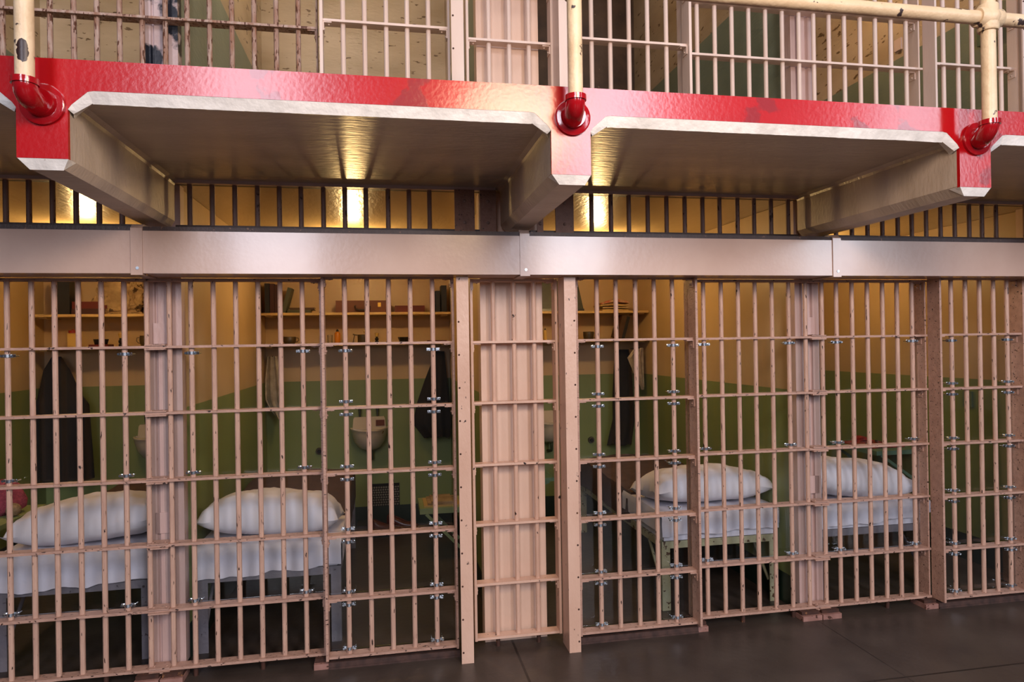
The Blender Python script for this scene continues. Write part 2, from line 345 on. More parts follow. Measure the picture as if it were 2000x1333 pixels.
for X in CB:
    # bracket beam: chamfered underside, flared head
    sec = [(-hw-.024, 2.601), (-hw-.004, 2.588), (-hw, 2.575), (-hw, 2.392), (-hw+.034, 2.352), (hw-.022, 2.352), (hw, 2.388), (hw, 2.575), (hw+.004, 2.588), (hw+.024, 2.601)]
    bm = bmesh.new()
    ys = [-OV+.0165, -.004]
    rings = [[bm.verts.new((X+u, y, v)) for u, v in sec] for y in ys]
    n = len(sec)
    for k in range(n): bm.faces.new((rings[0][k], rings[0][(k+1)%n], rings[1][(k+1)%n], rings[1][k]))
    bm.faces.new(rings[0]); bm.faces.new(rings[1][::-1])
    gl('bracket_beam', finish(bm, 'bracket_beam'), M['soffit'])
    # white nose under the red drop and on its flare
    bm = bmesh.new()
    f = [bm.verts.new(p) for p in ((X-hw, -OV+.001, 2.387), (X+hw, -OV+.001, 2.387), (X+hw-.022, -OV+.016, 2.349), (X-hw+.034, -OV+.016, 2.349), (X-hw, -OV+.06, 2.387), (X+hw, -OV+.06, 2.387))]
    for q in ((0,1,2,3), (0,3,4), (1,5,2), (3,2,5,4), (0,4,5,1)): bm.faces.new([f[i] for i in q])
    gl('white_nose', finish(bm, 'white_nose'), M['white'])['label'] = 'white painted nose of the bracket'
    for s in (-1, 1):
        bm = bmesh.new()
        q = [(s*(hw), 2.56), (s*(hw+.012), 2.577), (s*.145, 2.624), (s*.168, 2.6285)]
        A_ = [bm.verts.new((X+u, -OV+.001, v)) for u, v in q]; B_ = [bm.verts.new((X+u+s*.012, -OV+.016, v-.034*min(1, (v-2.54)/.06))) for u, v in q]
        for k in range(3): bm.faces.new((A_[k], A_[k+1], B_[k+1], B_[k]))
        C_ = [bm.verts.new((X+u-s*.005, -OV+.060, v-.02)) for u, v in q]
        for k in range(3): bm.faces.new((B_[k], B_[k+1], C_[k+1], C_[k]))
        gl('white_corner', finish(bm, 'white_corner'), M['white'])['label'] = 'white painted corner flare'
# pale ledge strip where the slab meets the bars
for a, b in ((-3.66, -1.97), (-1.79, -.10), (.10, 1.79), (1.97, 3.66)):
    gl('ledge_strip', box('ledge_strip', a, b, -.035, -.002, 2.583, 2.612), M['column'])

# ------------------------------------------------------------------ pipe railing on the gallery edge
rail = empty('pipe_railing', (0, -1.33, Z2), 'cream pipe railing with red elbows bolted to the red gallery edge', 'railing')
RY = -1.335
def rl(name, me, mt, par=rail): return link(name, me, mt, par, (0,0,0), world=True)
posts = [(-3.76, -3.76), (-1.878, -1.880), (.018, .0), (1.885, 1.842), (3.77, 3.77), (5.64, 5.64)]
for fx, px in posts:
    fz = 2.572 if fx < -1 else 2.612 if fx < 1 else 2.60
    top = fz+.042
    rl('post', cylm('post', (px, RY, top), (px, RY, 4.0), .0285, n=20), M['pipe'])
    bm = bmesh.new(); tube(bm, [(fx, -OV-.012, fz-.012), (fx+(px-fx)*.4, -OV-.040, fz-.013), (fx+(px-fx)*.7, RY+.048, fz-.010), (fx+(px-fx)*.88, RY+.024, fz-.002), (px, RY+.007, fz+.010), (px, RY, fz+.026), (px, RY, top)], [.036, .036, .037, .038, .037, .036, .0355], 20)
    tube(bm, [(px, RY, top-.016), (px, RY, top+.004)], .041, 20)
    rl('elbow', finish(bm, 'elbow', True), M['red_pipe'])['label'] = 'glossy red pipe elbow'
    bm = bmesh.new(); tube(bm, [(fx, -OV+.002, fz), (fx, -OV-.012, fz), (fx, -OV-.016, fz)], [.072, .072, .066], 28); tube(bm, [(fx, -OV-.01, fz), (fx, -OV-.035, fz)], [.052, .046], 24)
    fl = rl('flange', finish(bm, 'flange', True), M['red_pipe'])
    for a in (45, 135, 225, 315):
        bx_, bz_ = fx+.055*math.cos(R(a)), fz+.055*math.sin(R(a))
        b = link('bolt', cylm('bolt', (bx_, -OV-.010, bz_), (bx_, -OV-.026, bz_), .0105, n=6), M['red_pipe'], fl, Vector((0,0,0))-rail.location)
# a large flake of bare metal on the left post
bm = bmesh.new(); n, mrows = 14, 16; gv = {}
for i in range(n+1):
    for j in range(mrows+1):
        u = i/n; v = j/mrows; e = .5+.5*noise.noise((v*4, 1.7, 0)); 
        half = (.45+.65*e)*(math.sin(math.pi*min(1, max(0, v)))**.35)
        a = R(-78) + (u-.5)*R(100)*half + R(8)*noise.noise((v*9, 3, 1))
        gv[i, j] = bm.verts.new((-1.880+math.cos(a)*.0289, RY+math.sin(a)*.0289, 2.665+.072*v+.006*noise.noise((u*6, v*3, 5))))
for i in range(n):
    for j in range(mrows): bm.faces.new((gv[i,j], gv[i+1,j], gv[i+1,j+1], gv[i,j+1]))
rl('bare_patch', finish(bm, 'bare_patch', True), M['leather'])['label'] = 'dark patch of bare metal where the paint has flaked'
for z in (3.085, 3.62):
    rl('handrail', cylm('handrail', (-7, RY, z), (10, RY, z), .0285, n=20), M['pipe'])
    for fx, px in posts:
        bm = bmesh.new()
        tube(bm, [(px, RY, z-.056), (px, RY, z-.050), (px, RY, z+.050), (px, RY, z+.056)], [.037, .041, .041, .037], 20)
        tube(bm, [(px-.056, RY, z), (px-.050, RY, z), (px+.050, RY, z), (px+.056, RY, z)], [.037, .041, .041, .037], 20)
        bmesh.ops.create_icosphere(bm, subdivisions=2, radius=.049, matrix=Matrix.Translation((px, RY, z)))
        rl('cross_fitting', finish(bm, 'cross_fitting', True), M['pipe'])

# ================================================================== BARRED FRONTS
ZR = [.0585, .3628, .6997, 1.0356, 1.385, 1.7287, 2.078]
ZU = [2.775, 3.105, 3.44, 3.7585, 4.095, 4.43, 4.765, 5.1]
_cache = {}
def bar_mesh(z0, z1, mname='', r=.0132):
    k = ('bar', z0, z1, mname)
    if k not in _cache:
        bm = bmesh.new(); n = 10
        # round bar with a shallow groove down its front
        prof = []
        for i in range(n): 
            a = 2*math.pi*i/n + math.pi/n
            prof.append((r*math.cos(a), r*math.sin(a)))
        prof = [(.0125,-.004),(.0132,.003),(.009,.010),(0,.0132),(-.009,.010),(-.0132,.003),(-.0125,-.004),(-.009,-.0105),(-.0035,-.0132),(-.0018,-.0112),(.0018,-.0112),(.0035,-.0132),(.009,-.0105)]
        s = r/.0132; prof = [(x*s, y*s) for x, y in prof]
        A = [bm.verts.new((x, y, z0)) for x, y in prof]; B = [bm.verts.new((x, y, z1)) for x, y in prof]; q = len(prof)
        for i in range(q): bm.faces.new((A[i], A[(i+1)%q], B[(i+1)%q], B[i]))
        bm.faces.new(A[::-1]); bm.faces.new(B)
        _cache[k] = finish(bm, 'bar', True)
    return _cache[k]
def shared(key, fn):
    if key not in _cache: _cache[key] = fn()
    return _cache[key]
def clamp_mesh():
    bm = bmesh.new()
    # band around the bar, two ears and two bolt heads
    tube(bm, [(0,0,-.008),(0,0,.008)], .0165, 16)
    for s in (-1, 1):
        bxa(bm, min(s*.014, s*.036), max(s*.014, s*.036), .004, .008, -.008, .008)
        cyl(bm, (s*.029, .006, 0), (s*.029, -.010, 0), .0085, .006, 8)
        cyl(bm, (s*.029, .006, 0), (s*.029, .040, 0), .0035, None, 6)
    return finish(bm, 'clamp', True)
def rivet_mesh(r=.006):
    bm = bmesh.new(); bmesh.ops.create_uvsphere(bm, u_segments=8, v_segments=5, radius=r, matrix=Matrix.Scale(.6, 4, (0,0,1))); return finish(bm, 'rivet', True)
def bracket_mesh(s):
    # small L bracket in a corner between stile and rail; opens toward s
    bm = bmesh.new()
    bxa(bm, min(0, s*.045), max(0, s*.045), -.024, .024, -.006, 0)
    bxa(bm, min(0, s*.006), max(0, s*.006), -.024, .024, -.048, 0)
    bmesh.ops.create_uvsphere(bm, u_segments=8, v_segments=5, radius=.006, matrix=Matrix.Translation((s*.03, 0, -.006)))
    bmesh.ops.create_uvsphere(bm, u_segments=8, v_segments=5, radius=.006, matrix=Matrix.Translation((s*.006, 0, -.032)))
    return finish(bm, 'corner_bracket', True)
def barred(name, label, cat, xs, x0, x1, Y, z0, z1, rails, mats, group=None, stiles=(), depth=(-.032,.036), clamps=(), clamp_z=(), panes=(), stile_d=(-.04,.04), brackets=True, pegs=()):
    root = empty(name, ((x0+x1)/2, Y, z0), label, cat, group)
    bm_, rm_ = mats
    for x in xs: link('bar', bar_mesh(round(z0, 4), round(z1, 4), bm_.name), bm_, root, (x, Y, 0), world=True)
    for z in rails:
        dz = .0065
        link('crossbar', box('crossbar', x0, x1, Y+depth[0], Y+depth[1], z-dz, z+dz), rm_, root, (0,0,0), world=True)
    for sx, ya, yb, w_ in stiles:
        link('stile', box('stile', sx-w_/2, sx+w_/2, ya, yb, z0, z1), rm_, root, (0,0,0), world=True)
        if brackets:
            s = 1 if sx < (x0+x1)/2 else -1
            for z in rails[1:]:
                link('corner_bracket', shared(('brk', s, rm_.name), lambda: bracket_mesh(s)), rm_, root, (sx+s*w_/2, (ya+yb)/2, z-.0065), world=True)
    for x in clamps:
        for z in clamp_z:
            c = link('clamp', shared('clamp', clamp_mesh), M['chrome'], root, (x, Y, z), (0, 0, R(random.uniform(-14, 4))), world=True)
            c['label'] = 'shiny zinc pipe clamp'
    for (za, zb) in panes:
        p = link('clear_panel', box('clear_panel', x0+.012, x1-.012, Y+.044, Y+.049, za, zb), M['acrylic'], root, (0,0,0), world=True)
        p['label'] = 'clear acrylic sheet behind the bars'
    for x in pegs:
        link('foot_peg', cylm('foot_peg', (x, Y, 0), (x, Y, z0), .012, n=10), M['rust'], root, (0,0,0), world=True)
    return root
BR = (M['bar'], M['rail'])
LA = [-2.594+.0, -2.483, -2.378, -2.268, -2.160, -2.052, -1.944]      # cell A side of the left fixed panels
LA = [-3.24, -3.13, -3.02, -2.91, -2.80, -2.70] + LA
LB = [-1.835, -1.728, -1.617, -1.505, -1.392, -1.279, -1.165]
RC = [1.166, 1.281, 1.393, 1.505, 1.618, 1.731, 1.845]
RD = [1.960, 2.062, 2.172, 2.281, 2.390, 2.495, 2.603]
DB = [-.938, -.820, -.705, -.588, -.467]
DC = [.477, .592, .711, .826, .940]
DD = [2.838, 2.944, 3.050, 3.155, 3.257]
FIXZ = (1.695, 1.066, .395)
DOORZ = []
for i in range(5): DOORZ += [ZR[i]+.035, ZR[i+1]-.035]
PF = [(.735, 1.37), (.075, .685)]
PF = [(1.045, 1.715), (.37, 1.025)]
PD = [(ZR[i]+.012, ZR[i+1]-.012) for i in range(5)]
barred('barred_panel', 'pink barred panel left of the leftmost column, hung before the pink knitting cell', 'bars', LA, -3.35, -1.895, 0, .052, 2.085, ZR, BR, clamps=[LA[6], LA[11]], clamp_z=FIXZ, panes=PF, pegs=[-2.16])
barred('barred_panel', 'pink barred panel between the left column and the left cell door', 'bars', LB, -1.895, -1.062, 0, .052, 2.085, ZR, BR, stiles=[(-1.068, -.03, .05, .010)], clamps=[LB[1], LB[-1]], clamp_z=FIXZ, panes=PF, pegs=[-1.728, -1.392])
barred('cell_door', 'sliding barred door at left of the two rivet posts, sink seen behind it', 'door', DB, -1.05, -.36, -.06, .05, 2.098, [z+.002 for z in ZR[:-1]]+[2.09], BR, stiles=[(-1.050, -.105, -.025, .014), (-.358, -.10, -.03, .012)], clamps=[DB[0], DB[-1]], clamp_z=DOORZ, panes=PD)
barred('barred_panel', 'narrow three-bar panel in front of the broad middle column', 'bars', [-.120, -.001, .117], -.248, .242, 0, .052, 2.085, ZR, (M['post'], M['post']), stiles=[(-.248, -.04, .04, .014), (.240, -.04, .04, .014)], pegs=[-.12, .117])
barred('cell_door', 'sliding barred door right of the two rivet posts, mug on the shelf behind it', 'door', DC, .345, 1.062, -.06, .05, 2.098, [z+.002 for z in ZR[:-1]]+[2.09], BR, stiles=[(.345, -.10, -.03, .012), (1.062, -.125, -.025, .014)], clamps=[DC[0], DC[-1]], clamp_z=DOORZ, panes=PD)
barred('barred_panel', 'pink barred panel between the right cell door and the right column', 'bars', RC, 1.075, 1.912, 0, .052, 2.085, ZR, BR, stiles=[(1.078, -.02, .07, .010)], clamps=[RC[0], RC[5]], clamp_z=FIXZ, panes=PF, pegs=[1.393, 1.731], brackets=False)
barred('barred_panel', 'pink barred panel right of the right column, before the cell with the red game', 'bars', RD, 1.912, 2.688, 0, .052, 2.085, ZR, BR, stiles=[(2.684, -.02, .08, .010)], clamps=[RD[1], RD[-1]], clamp_z=FIXZ, panes=PF, pegs=[2.39], brackets=True)
barred('cell_door', 'rightmost barred door, partly cut off by the edge of the photo', 'door', DD, 2.70, 3.41, -.06, .05, 2.098, [z+.002 for z in ZR[:-1]]+[2.09], BR, stiles=[(2.702, -.125, -.025, .014), (3.345, -.10, .03, .014)], clamps=[DD[0], DD[-1]], clamp_z=DOORZ, panes=PD)
# upper tier
UP = (M['clean'], M['clean']); US = (M['rusty'], M['rusty'])
barred('barred_panel', 'rusty upper barred panel at far left, behind the left railing post', 'bars', [x-.003 for x in LA], -3.35, -1.895, 0, Z2, 5.2, ZU, US)
barred('barred_panel', 'rusty upper barred panel between the peeling column and the pale upper door', 'bars', LB, -1.895, -1.062, 0, Z2, 5.2, ZU, US, stiles=[(-1.066, -.03, .03, .008)])
barred('cell_door', 'pale upper barred door left of the upper middle column', 'door', [-.925, -.811, -.696, -.583, -.467], -1.036, -.36, -.06, Z2, 5.2, [z+.022 for z in ZU], UP, stiles=[(-1.036, -.105, -.025, .016), (-.358, -.10, -.03, .012)])
barred('barred_panel', 'pale narrow three-bar upper panel in front of the upper middle column', 'bars', [-.122, -.004, .112], -.248, .242, 0, Z2, 5.2, ZU, UP, stiles=[(-.248, -.04, .04, .014), (.240, -.04, .04, .014)])
barred('cell_door', 'pale upper barred door just right of the middle railing post', 'door', [.470, .583, .698, .812, .929], .345, 1.052, -.06, Z2, 5.2, [z+.020 for z in ZU], UP, stiles=[(.345, -.10, -.03, .012), (1.052, -.125, -.025, .016)])
barred('barred_panel', 'pale upper barred panel before the green-sided brown upper cell', 'bars', [x-.012 for x in RC], 1.065, 1.912, 0, Z2, 5.2, ZU, UP, stiles=[(1.062, -.02, .07, .010)], brackets=False)
barred('barred_panel', 'pale upper barred panel below the handrail, before the ochre-walled upper cell', 'bars', [1.935, 2.042, 2.150, 2.262, 2.371, 2.484, 2.594], 1.912, 2.688, 0, Z2, 5.2, ZU, UP, stiles=[(2.672, -.02, .08, .010)])
barred('cell_door', 'upper barred door behind the right railing post', 'door', [2.723, 2.814, 2.923, 3.028, 3.246][1:4] + [3.135, 3.246], 2.705, 3.335, -.06, Z2, 5.2, [z+.015 for z in ZU], UP, stiles=[(2.702, -.125, -.025, .014), (3.335, -.10, -.03, .014)])

# splice plates joining the panels at the two columns, one per crossbar
for X, side in ((-1.895, 'left'), (1.912, 'right')):
    heights = ['foot', 'second', 'third', 'fourth', 'fifth', 'sixth', 'top']
    for i, z in enumerate(ZR[:-1]):
        t_ = empty('splice_plate', (X, 0, z), 'pink bolted splice plate on the %s column, %s crossbar from the floor' % (side, ['lowest', 'second', 'third', 'fourth', 'fifth', 'sixth'][i]), 'plate', 'splice plates on the crossbars')
        link('plate', box('plate', -.050, .050, -.042, .046, -.015, -.007, .001), M['rail'], t_)
        link('top_plate', box('top_plate', -.050, .050, -.040, .04, .007, .013, .001), M['rail'], t_)
        for dx in (-.03, .03): link('rivet', shared('rivet', rivet_mesh), M['rail'], t_, (dx, -.015, .014))
    for z in (1.80, .80):
        s_ = tag(link('anchor_plate', box('anchor_plate', X+.005-.038, X+.005+.038, .044, .050, z-.055, z+.055, .002), M['column']), 'small square steel plate %s on the %s column' % ('high' if z > 1 else 'low', side), 'plate', 'square plates on the columns')

# transom bars above the housing
def transom(label, xs, x0, x1):
    root = empty('transom_bars', ((x0+x1)/2, 0, 2.34), label, 'bars', 'short bars between the housing and the gallery')
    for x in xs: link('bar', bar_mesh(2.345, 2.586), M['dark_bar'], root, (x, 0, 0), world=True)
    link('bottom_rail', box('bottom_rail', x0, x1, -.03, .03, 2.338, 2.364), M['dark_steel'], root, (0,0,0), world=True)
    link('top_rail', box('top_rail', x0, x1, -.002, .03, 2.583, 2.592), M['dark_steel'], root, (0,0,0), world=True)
    return root
transom('short dark transom bars above the far left housing', [-3.13,-3.02,-2.91,-2.80,-2.70,-2.593,-2.488,-2.38,-2.271,-2.163,-2.055], -3.66, -1.97)
transom('short dark transom bars between the left and middle brackets', [-1.726,-1.615,-1.502,-1.388,-1.275,-1.163,-1.046,-.932,-.819,-.699,-.584,-.471], -1.79, -.10)
transom('short dark transom bars between the middle and right brackets', [.473,.592,.703,.821,.94,1.056,1.171,1.282,1.4,1.51,1.624,1.74], .10, 1.79)
transom('short dark transom bars right of the right bracket', [2.07,2.182,2.293,2.4,2.511,2.614,2.72,2.827,2.933,3.043,3.141,3.25], 1.97, 3.66)
for a, b, lb in ((-.335, -.222, 'brown riveted hanger plate left of the middle bracket'), (-.193, -.100, 'brown hanger plate touching the left of the middle bracket'), (.135, .172, 'thin dark hanger plate just right of the middle bracket'), (.244, .352, 'grey riveted hanger plate right of the middle bracket'), (3.42, 3.53, 'dark hanger plate at the far right above the housing')):
    t_ = empty('hanger_plate', ((a+b)/2, -.04, 2.34), lb, 'plate')
    link('plate', box('plate', a, b, -.045, -.037, 2.342, 2.584, .001), M['hanger'], t_, (0,0,0), world=True)
    for z in (2.40, 2.52): link('rivet', shared('rivet2', lambda: rivet_mesh(.010)), M['dark_bar'], t_, ((a+b)/2, -.046, z), (R(90),0,0), world=True)

# ------------------------------------------------------------------ locking gear housing
HY = -.25
for a, b, lb in ((-3.72, -1.932, 'lilac-grey steel housing at far left above the bars'), (-1.878, .0, 'pink steel housing above the left cell door'), (.036, 1.872, 'pale steel housing above the right cell door'), (1.905, 3.72, 'pale steel housing at far right above the bars')):
    t_ = empty('steel_housing', ((a+b)/2, HY, 2.085), lb, 'housing', 'locking gear housings over the cell fronts')
    link('casing', box('casing', a, b, HY, -.034, 2.088, 2.296, .006), M['housing'], t_, (0,0,0), world=True)
    link('top_rim', box('top_rim', a, b, HY+.004, HY+.03, 2.2965, 2.318), M['dark_steel'], t_, (0,0,0), world=True)['label'] = 'dark top rim'
for X, lb in ((-1.905, 'left'), (.018, 'middle'), (1.888, 'right')):
    t_ = empty('cover_strip', (X, HY, 2.085), 'narrow steel cover strip over the %s housing joint' % lb, 'strip', 'cover strips on the housing joints')
    link('strip', prism('strip', [(HY-.006, 2.080), (HY-.006, 2.308), (HY+.02, 2.330), (-.06, 2.330), (-.06, 2.322), (HY+.022, 2.322), (HY+.002, 2.304), (HY+.002, 2.086), (-.06, 2.086), (-.06, 2.080)], 'x', X-.0265, X+.0265), M['housing'], t_, (0,0,0), world=True)
    link('screw', cylm('screw', (X+.004, HY-.005, 2.113), (X+.004, HY-.010, 2.113), .0075, n=12), M['screw'], t_, (0,0,0), world=True)['label'] = 'bright zinc screw'

# ------------------------------------------------------------------ rivet posts
def post(label, xf0, xf1, xweb, s, z0, z1, mt):
    t_ = empty('door_post', ((xf0+xf1)/2, -.175, z0), label, 'post', 'riveted door posts')
    link('flange', box('flange', xf0, xf1, -.178, -.168, z0, z1, .0015), mt, t_, (0,0,0), world=True)
    link('web', box('web', min(xweb, xweb-s*.010), max(xweb, xweb-s*.010), -.168, -.036, z0, z1), mt, t_, (0,0,0), world=True)
    xr = xf0+.010 if s > 0 else xf1-.010
    n = int((z1-z0)/.18)
    for k in range(n):
        link('rivet', shared('rivet_p', lambda: rivet_mesh(.0055)), M['rust'] if k < 7 else mt, t_, (xr, -.179, z0+.06+k*.178), (R(90),0,0), world=True)
    return t_
post('left riveted steel post of the middle bay, beside the sink door', -.346, -.280, -.280, 1, 0, 2.086, M['post'])
post('right riveted steel post of the middle bay', .252, .318, .252, -1, 0, 2.086, M['post'])
post('upper steel post left of the upper three-bar panel', -.352, -.285, -.285, 1, Z2, 5.2, M['clean'])
post('upper steel post behind the middle railing pipe', .246, .318, .246, -1, Z2, 5.2, M['clean'])
post('upper steel post cut by the right edge of the photo', 3.29, 3.36, 3.36, 1, Z2, 5.2, M['clean'])
post('riveted steel post beyond the rightmost door', 3.42, 3.485, 3.485, 1, 0, 2.086, M['post'])

# tracks and foot blocks
for a, b, lb in ((-1.045, -.345, 'rusty floor track under the left cell door'), (.33, 1.06, 'rusty floor track under the right cell door'), (2.69, 3.45, 'dark floor track under the rightmost door')):
    t_ = empty('door_track', ((a+b)/2, -.06, 0), lb, 'track')
    link('channel', box('channel', a, b, -.088, -.034, 0, .036, .002), M['track'], t_, (0,0,0), world=True)
    link('lip', box('lip', a, b, -.092, -.0885, .0, .010), M['track'], t_, (0,0,0), world=True)
for a, b, lb in ((-2.005, -1.888, 'left foot block of the pair under the left column'), (-1.880, -1.772, 'right foot block of the pair under the left column'), (-1.122, -1.040, 'single foot block left of the left door track'), (1.035, 1.125, 'single foot block at the right end of the right door track'), (1.745, 1.872, 'left foot block of the pair under the right column'), (1.880, 2.005, 'right foot block of the pair under the right column'), (2.60, 2.695, 'single foot block at the start of the rightmost door track')):
    t_ = empty('foot_block', ((a+b)/2, -.04, 0), lb, 'block', 'painted steel foot blocks on the floor')
    link('base', box('base', a, b, -.082, .05, 0, .030, .002), M['block'], t_, (0,0,0), world=True)
    link('riser', box('riser', a+.004, b-.004, -.062, .05, .030, .050), M['rust'], t_, (0,0,0), world=True)

# ================================================================== CELL CONTENTS
def lamp(x, label):
    Y, z = 1.45, 2.42
    t_ = empty('ceiling_light', (x, Y, ZT), label, 'lamp', 'bare bulbs in the lower cells')
    link('socket', cylm('socket', (0,0,-.008), (0,0,-.125), .018, n=12), M['bulb_base'], t_)
    b = link('bulb', lathe('bulb', [(.004,-.215),(.020,-.208),(.029,-.190),(.029,-.178),(.018,-.150),(.013,-.125)], 14), M['bulb'], t_)
    return t_
for x, lb in ((-2.80, 'bare bulb hanging in the knitting cell'), (-.96, 'bare bulb hanging in the suitcase cell'), (.96, 'bare bulb hanging in the painting cell'), (2.80, 'bare bulb hanging in the red game cell')):
    lamp(x, lb)
    point('bulb_light', (x, 1.45, 2.40), 42 if x < 2 else 34, WARM, .04)

for x, pw, lb in ((-2.80, 26, 'bare bulb high in the upper cell at far left'), (-.96, 34, 'bare bulb high in the pale upper cell left of the middle'), (.96, 10, 'bare bulb high in the dark brown upper cell'), (2.80, 34, 'bare bulb high in the ochre upper cell')):
    t_ = empty('ceiling_light', (x, 1.2, 5.3), lb, 'lamp', 'bare bulbs in the upper cells')
    link('socket', cylm('socket', (0,0,-.001), (0,0,-.125), .018, n=12), M['bulb_base'], t_)
    link('bulb', shared('ubulb', lambda: lathe('bulb', [(.004,-.215),(.020,-.208),(.029,-.190),(.029,-.178),(.018,-.150),(.013,-.125)], 14)), M['bulb'], t_)
    point('bulb_light', (x, 1.2, 5.10), pw, (1, .82, .60) if x < 0 else (1, .66, .36), .05)

def pillow_mesh(wx, wy, h, seed, sag=0, tilt=0):
    bm = bmesh.new(); nu, nv = 34, 22; top = {}; bot = {}
    for i in range(nu+1):
        for j in range(nv+1):
            u = -1 + 2*i/nu; v = -1 + 2*j/nv
            e = max(0, (1-abs(u)**3.4)*(1-abs(v)**3.0))**.5
            px = u*wx/2*(1-.10*(1-abs(u)**3)*0 - .07*(1-v*v)*abs(u)**4) ; py = v*wy/2*(1-.09*(1-u*u)*abs(v)**4)
            nz = noise.noise((px*7+seed, py*7, seed))*.022*e + noise.noise((px*22, py*22+seed, 2))*.006*e
            # creases running in from the corners
            cr = math.sin((abs(u)*6+abs(v)*9)*2+seed)*.009*abs(u*v)**1.1
            s_ = sag*u
            top[i, j] = bm.verts.new((px, py, h*.60*e + nz + cr + s_ + tilt*(1-u*u)))
            if i in (0, nu) or j in (0, nv): bot[i, j] = top[i, j]
            else: bot[i, j] = bm.verts.new((px, py, -h*.34*e + nz*.4 + s_))
    for i in range(nu):
        for j in range(nv):
            bm.faces.new((top[i,j], top[i+1,j], top[i+1,j+1], top[i,j+1]))
            try: bm.faces.new((bot[i,j], bot[i,j+1], bot[i+1,j+1], bot[i+1,j]))
            except ValueError: pass
    return finish(bm, 'pillow', True)
def sheet_mesh(x0, x1, y0, y1, zt, hem, seed, hemr=None):
    # sheet over the mattress head: top, front drop and side drops with a wavy hem and rounded edge
    bm = bmesh.new(); hemr = hem if hemr is None else hemr
    path = []
    nx = 44; rows = []
    drop = [(1.0, 0.0), (.86, .0), (.72, .0)]
    for i in range(nx+1):
        u = i/nx; x = x0 + (x1-x0)*u; col = []
        h = hem + (hemr-hem)*u + noise.noise((x*7, seed, 0))*.022 + noise.noise((x*19, seed, 3))*.008
        fold = noise.noise((x*11, seed*2, 5))*.008
        for k in range(8): col.append((x, y1 + (y0+.03-y1)*k/7, zt + noise.noise((x*5, k*.4, seed))*.006))
        col += [(x, y0+.012, zt-.006), (x, y0+.002, zt-.018)]
        for k in range(1, 9):
            t = k/8; col.append((x, y0 - .004 + fold*t + noise.noise((x*9, t*2, seed))*.006, zt-.018 + (h-zt+.018)*t))
        rows.append([bm.verts.new(c) for c in col])
    for i in range(nx):
        for k in range(len(rows[0])-1): bm.faces.new((rows[i][k], rows[i+1][k], rows[i+1][k+1], rows[i][k+1]))
    # side drops
    for s, row in ((-1, rows[0]), (1, rows[-1])):
        prev = row[:10]
        for k in range(1, 7):
            t = k/6; cur = []
            for q, v in enumerate(row[:10]):
                hh = (hem if s < 0 else hemr)+.02
                cur.append(bm.verts.new((v.co.x + s*(.008+noise.noise((v.co.y*8, t, seed))*.006), v.co.y, zt + (hh-zt)*t + noise.noise((v.co.y*9, seed, s))*.008*t)))
            for q in range(9): bm.faces.new((prev[q], prev[q+1], cur[q+1], cur[q]))
            prev = cur
    me = finish(bm, 'sheet', True); return me
def blanket_mesh(x0, x1, y0, y1, z0, z1, seed):
    bm = bmesh.new(); nx, ny = 24, 26; g = {}
    for i in range(-4, nx+5):
        for j in range(ny+1):
            v = j/ny; y = y0 + (y1-y0)*v
            zt = z0 + (z1-z0)*min(1, v*1.5)**1.2
            if i < 0: x = x0-.012; z = zt - .055*(-i)
            elif i > nx: x = x1+.012; z = zt - .055*(i-nx)
            else: x = x0+(x1-x0)*i/nx; z = zt + .02*math.sin(math.pi*i/nx)
            nzv = noise.noise((x*5, y*5, seed))*.014 + noise.noise((x*14, y*10, seed))*.005
            g[i, j] = bm.verts.new((x + (nzv if (i < 0 or i > nx) else 0), y, z + nzv))
    for i in range(-4, nx+4):
        for j in range(ny): bm.faces.new((g[i,j], g[i+1,j], g[i+1,j+1], g[i,j+1]))
    # end flap
    last = [g[i, ny] for i in range(-4, nx+5)]
    low = [bm.verts.new((v.co.x, v.co.y+.01, z1-.22)) for v in last]
    for i in range(len(last)-1): bm.faces.new((last[i], last[i+1], low[i+1], low[i]))
    first = [g[i, 0] for i in range(-4, nx+5)]
    low = [bm.verts.new((v.co.x, v.co.y+.01, z0-.06)) for v in first]
    for i in range(len(first)-1): bm.faces.new((first[i+1], first[i], low[i], low[i+1]))
    return finish(bm, 'blanket', True)
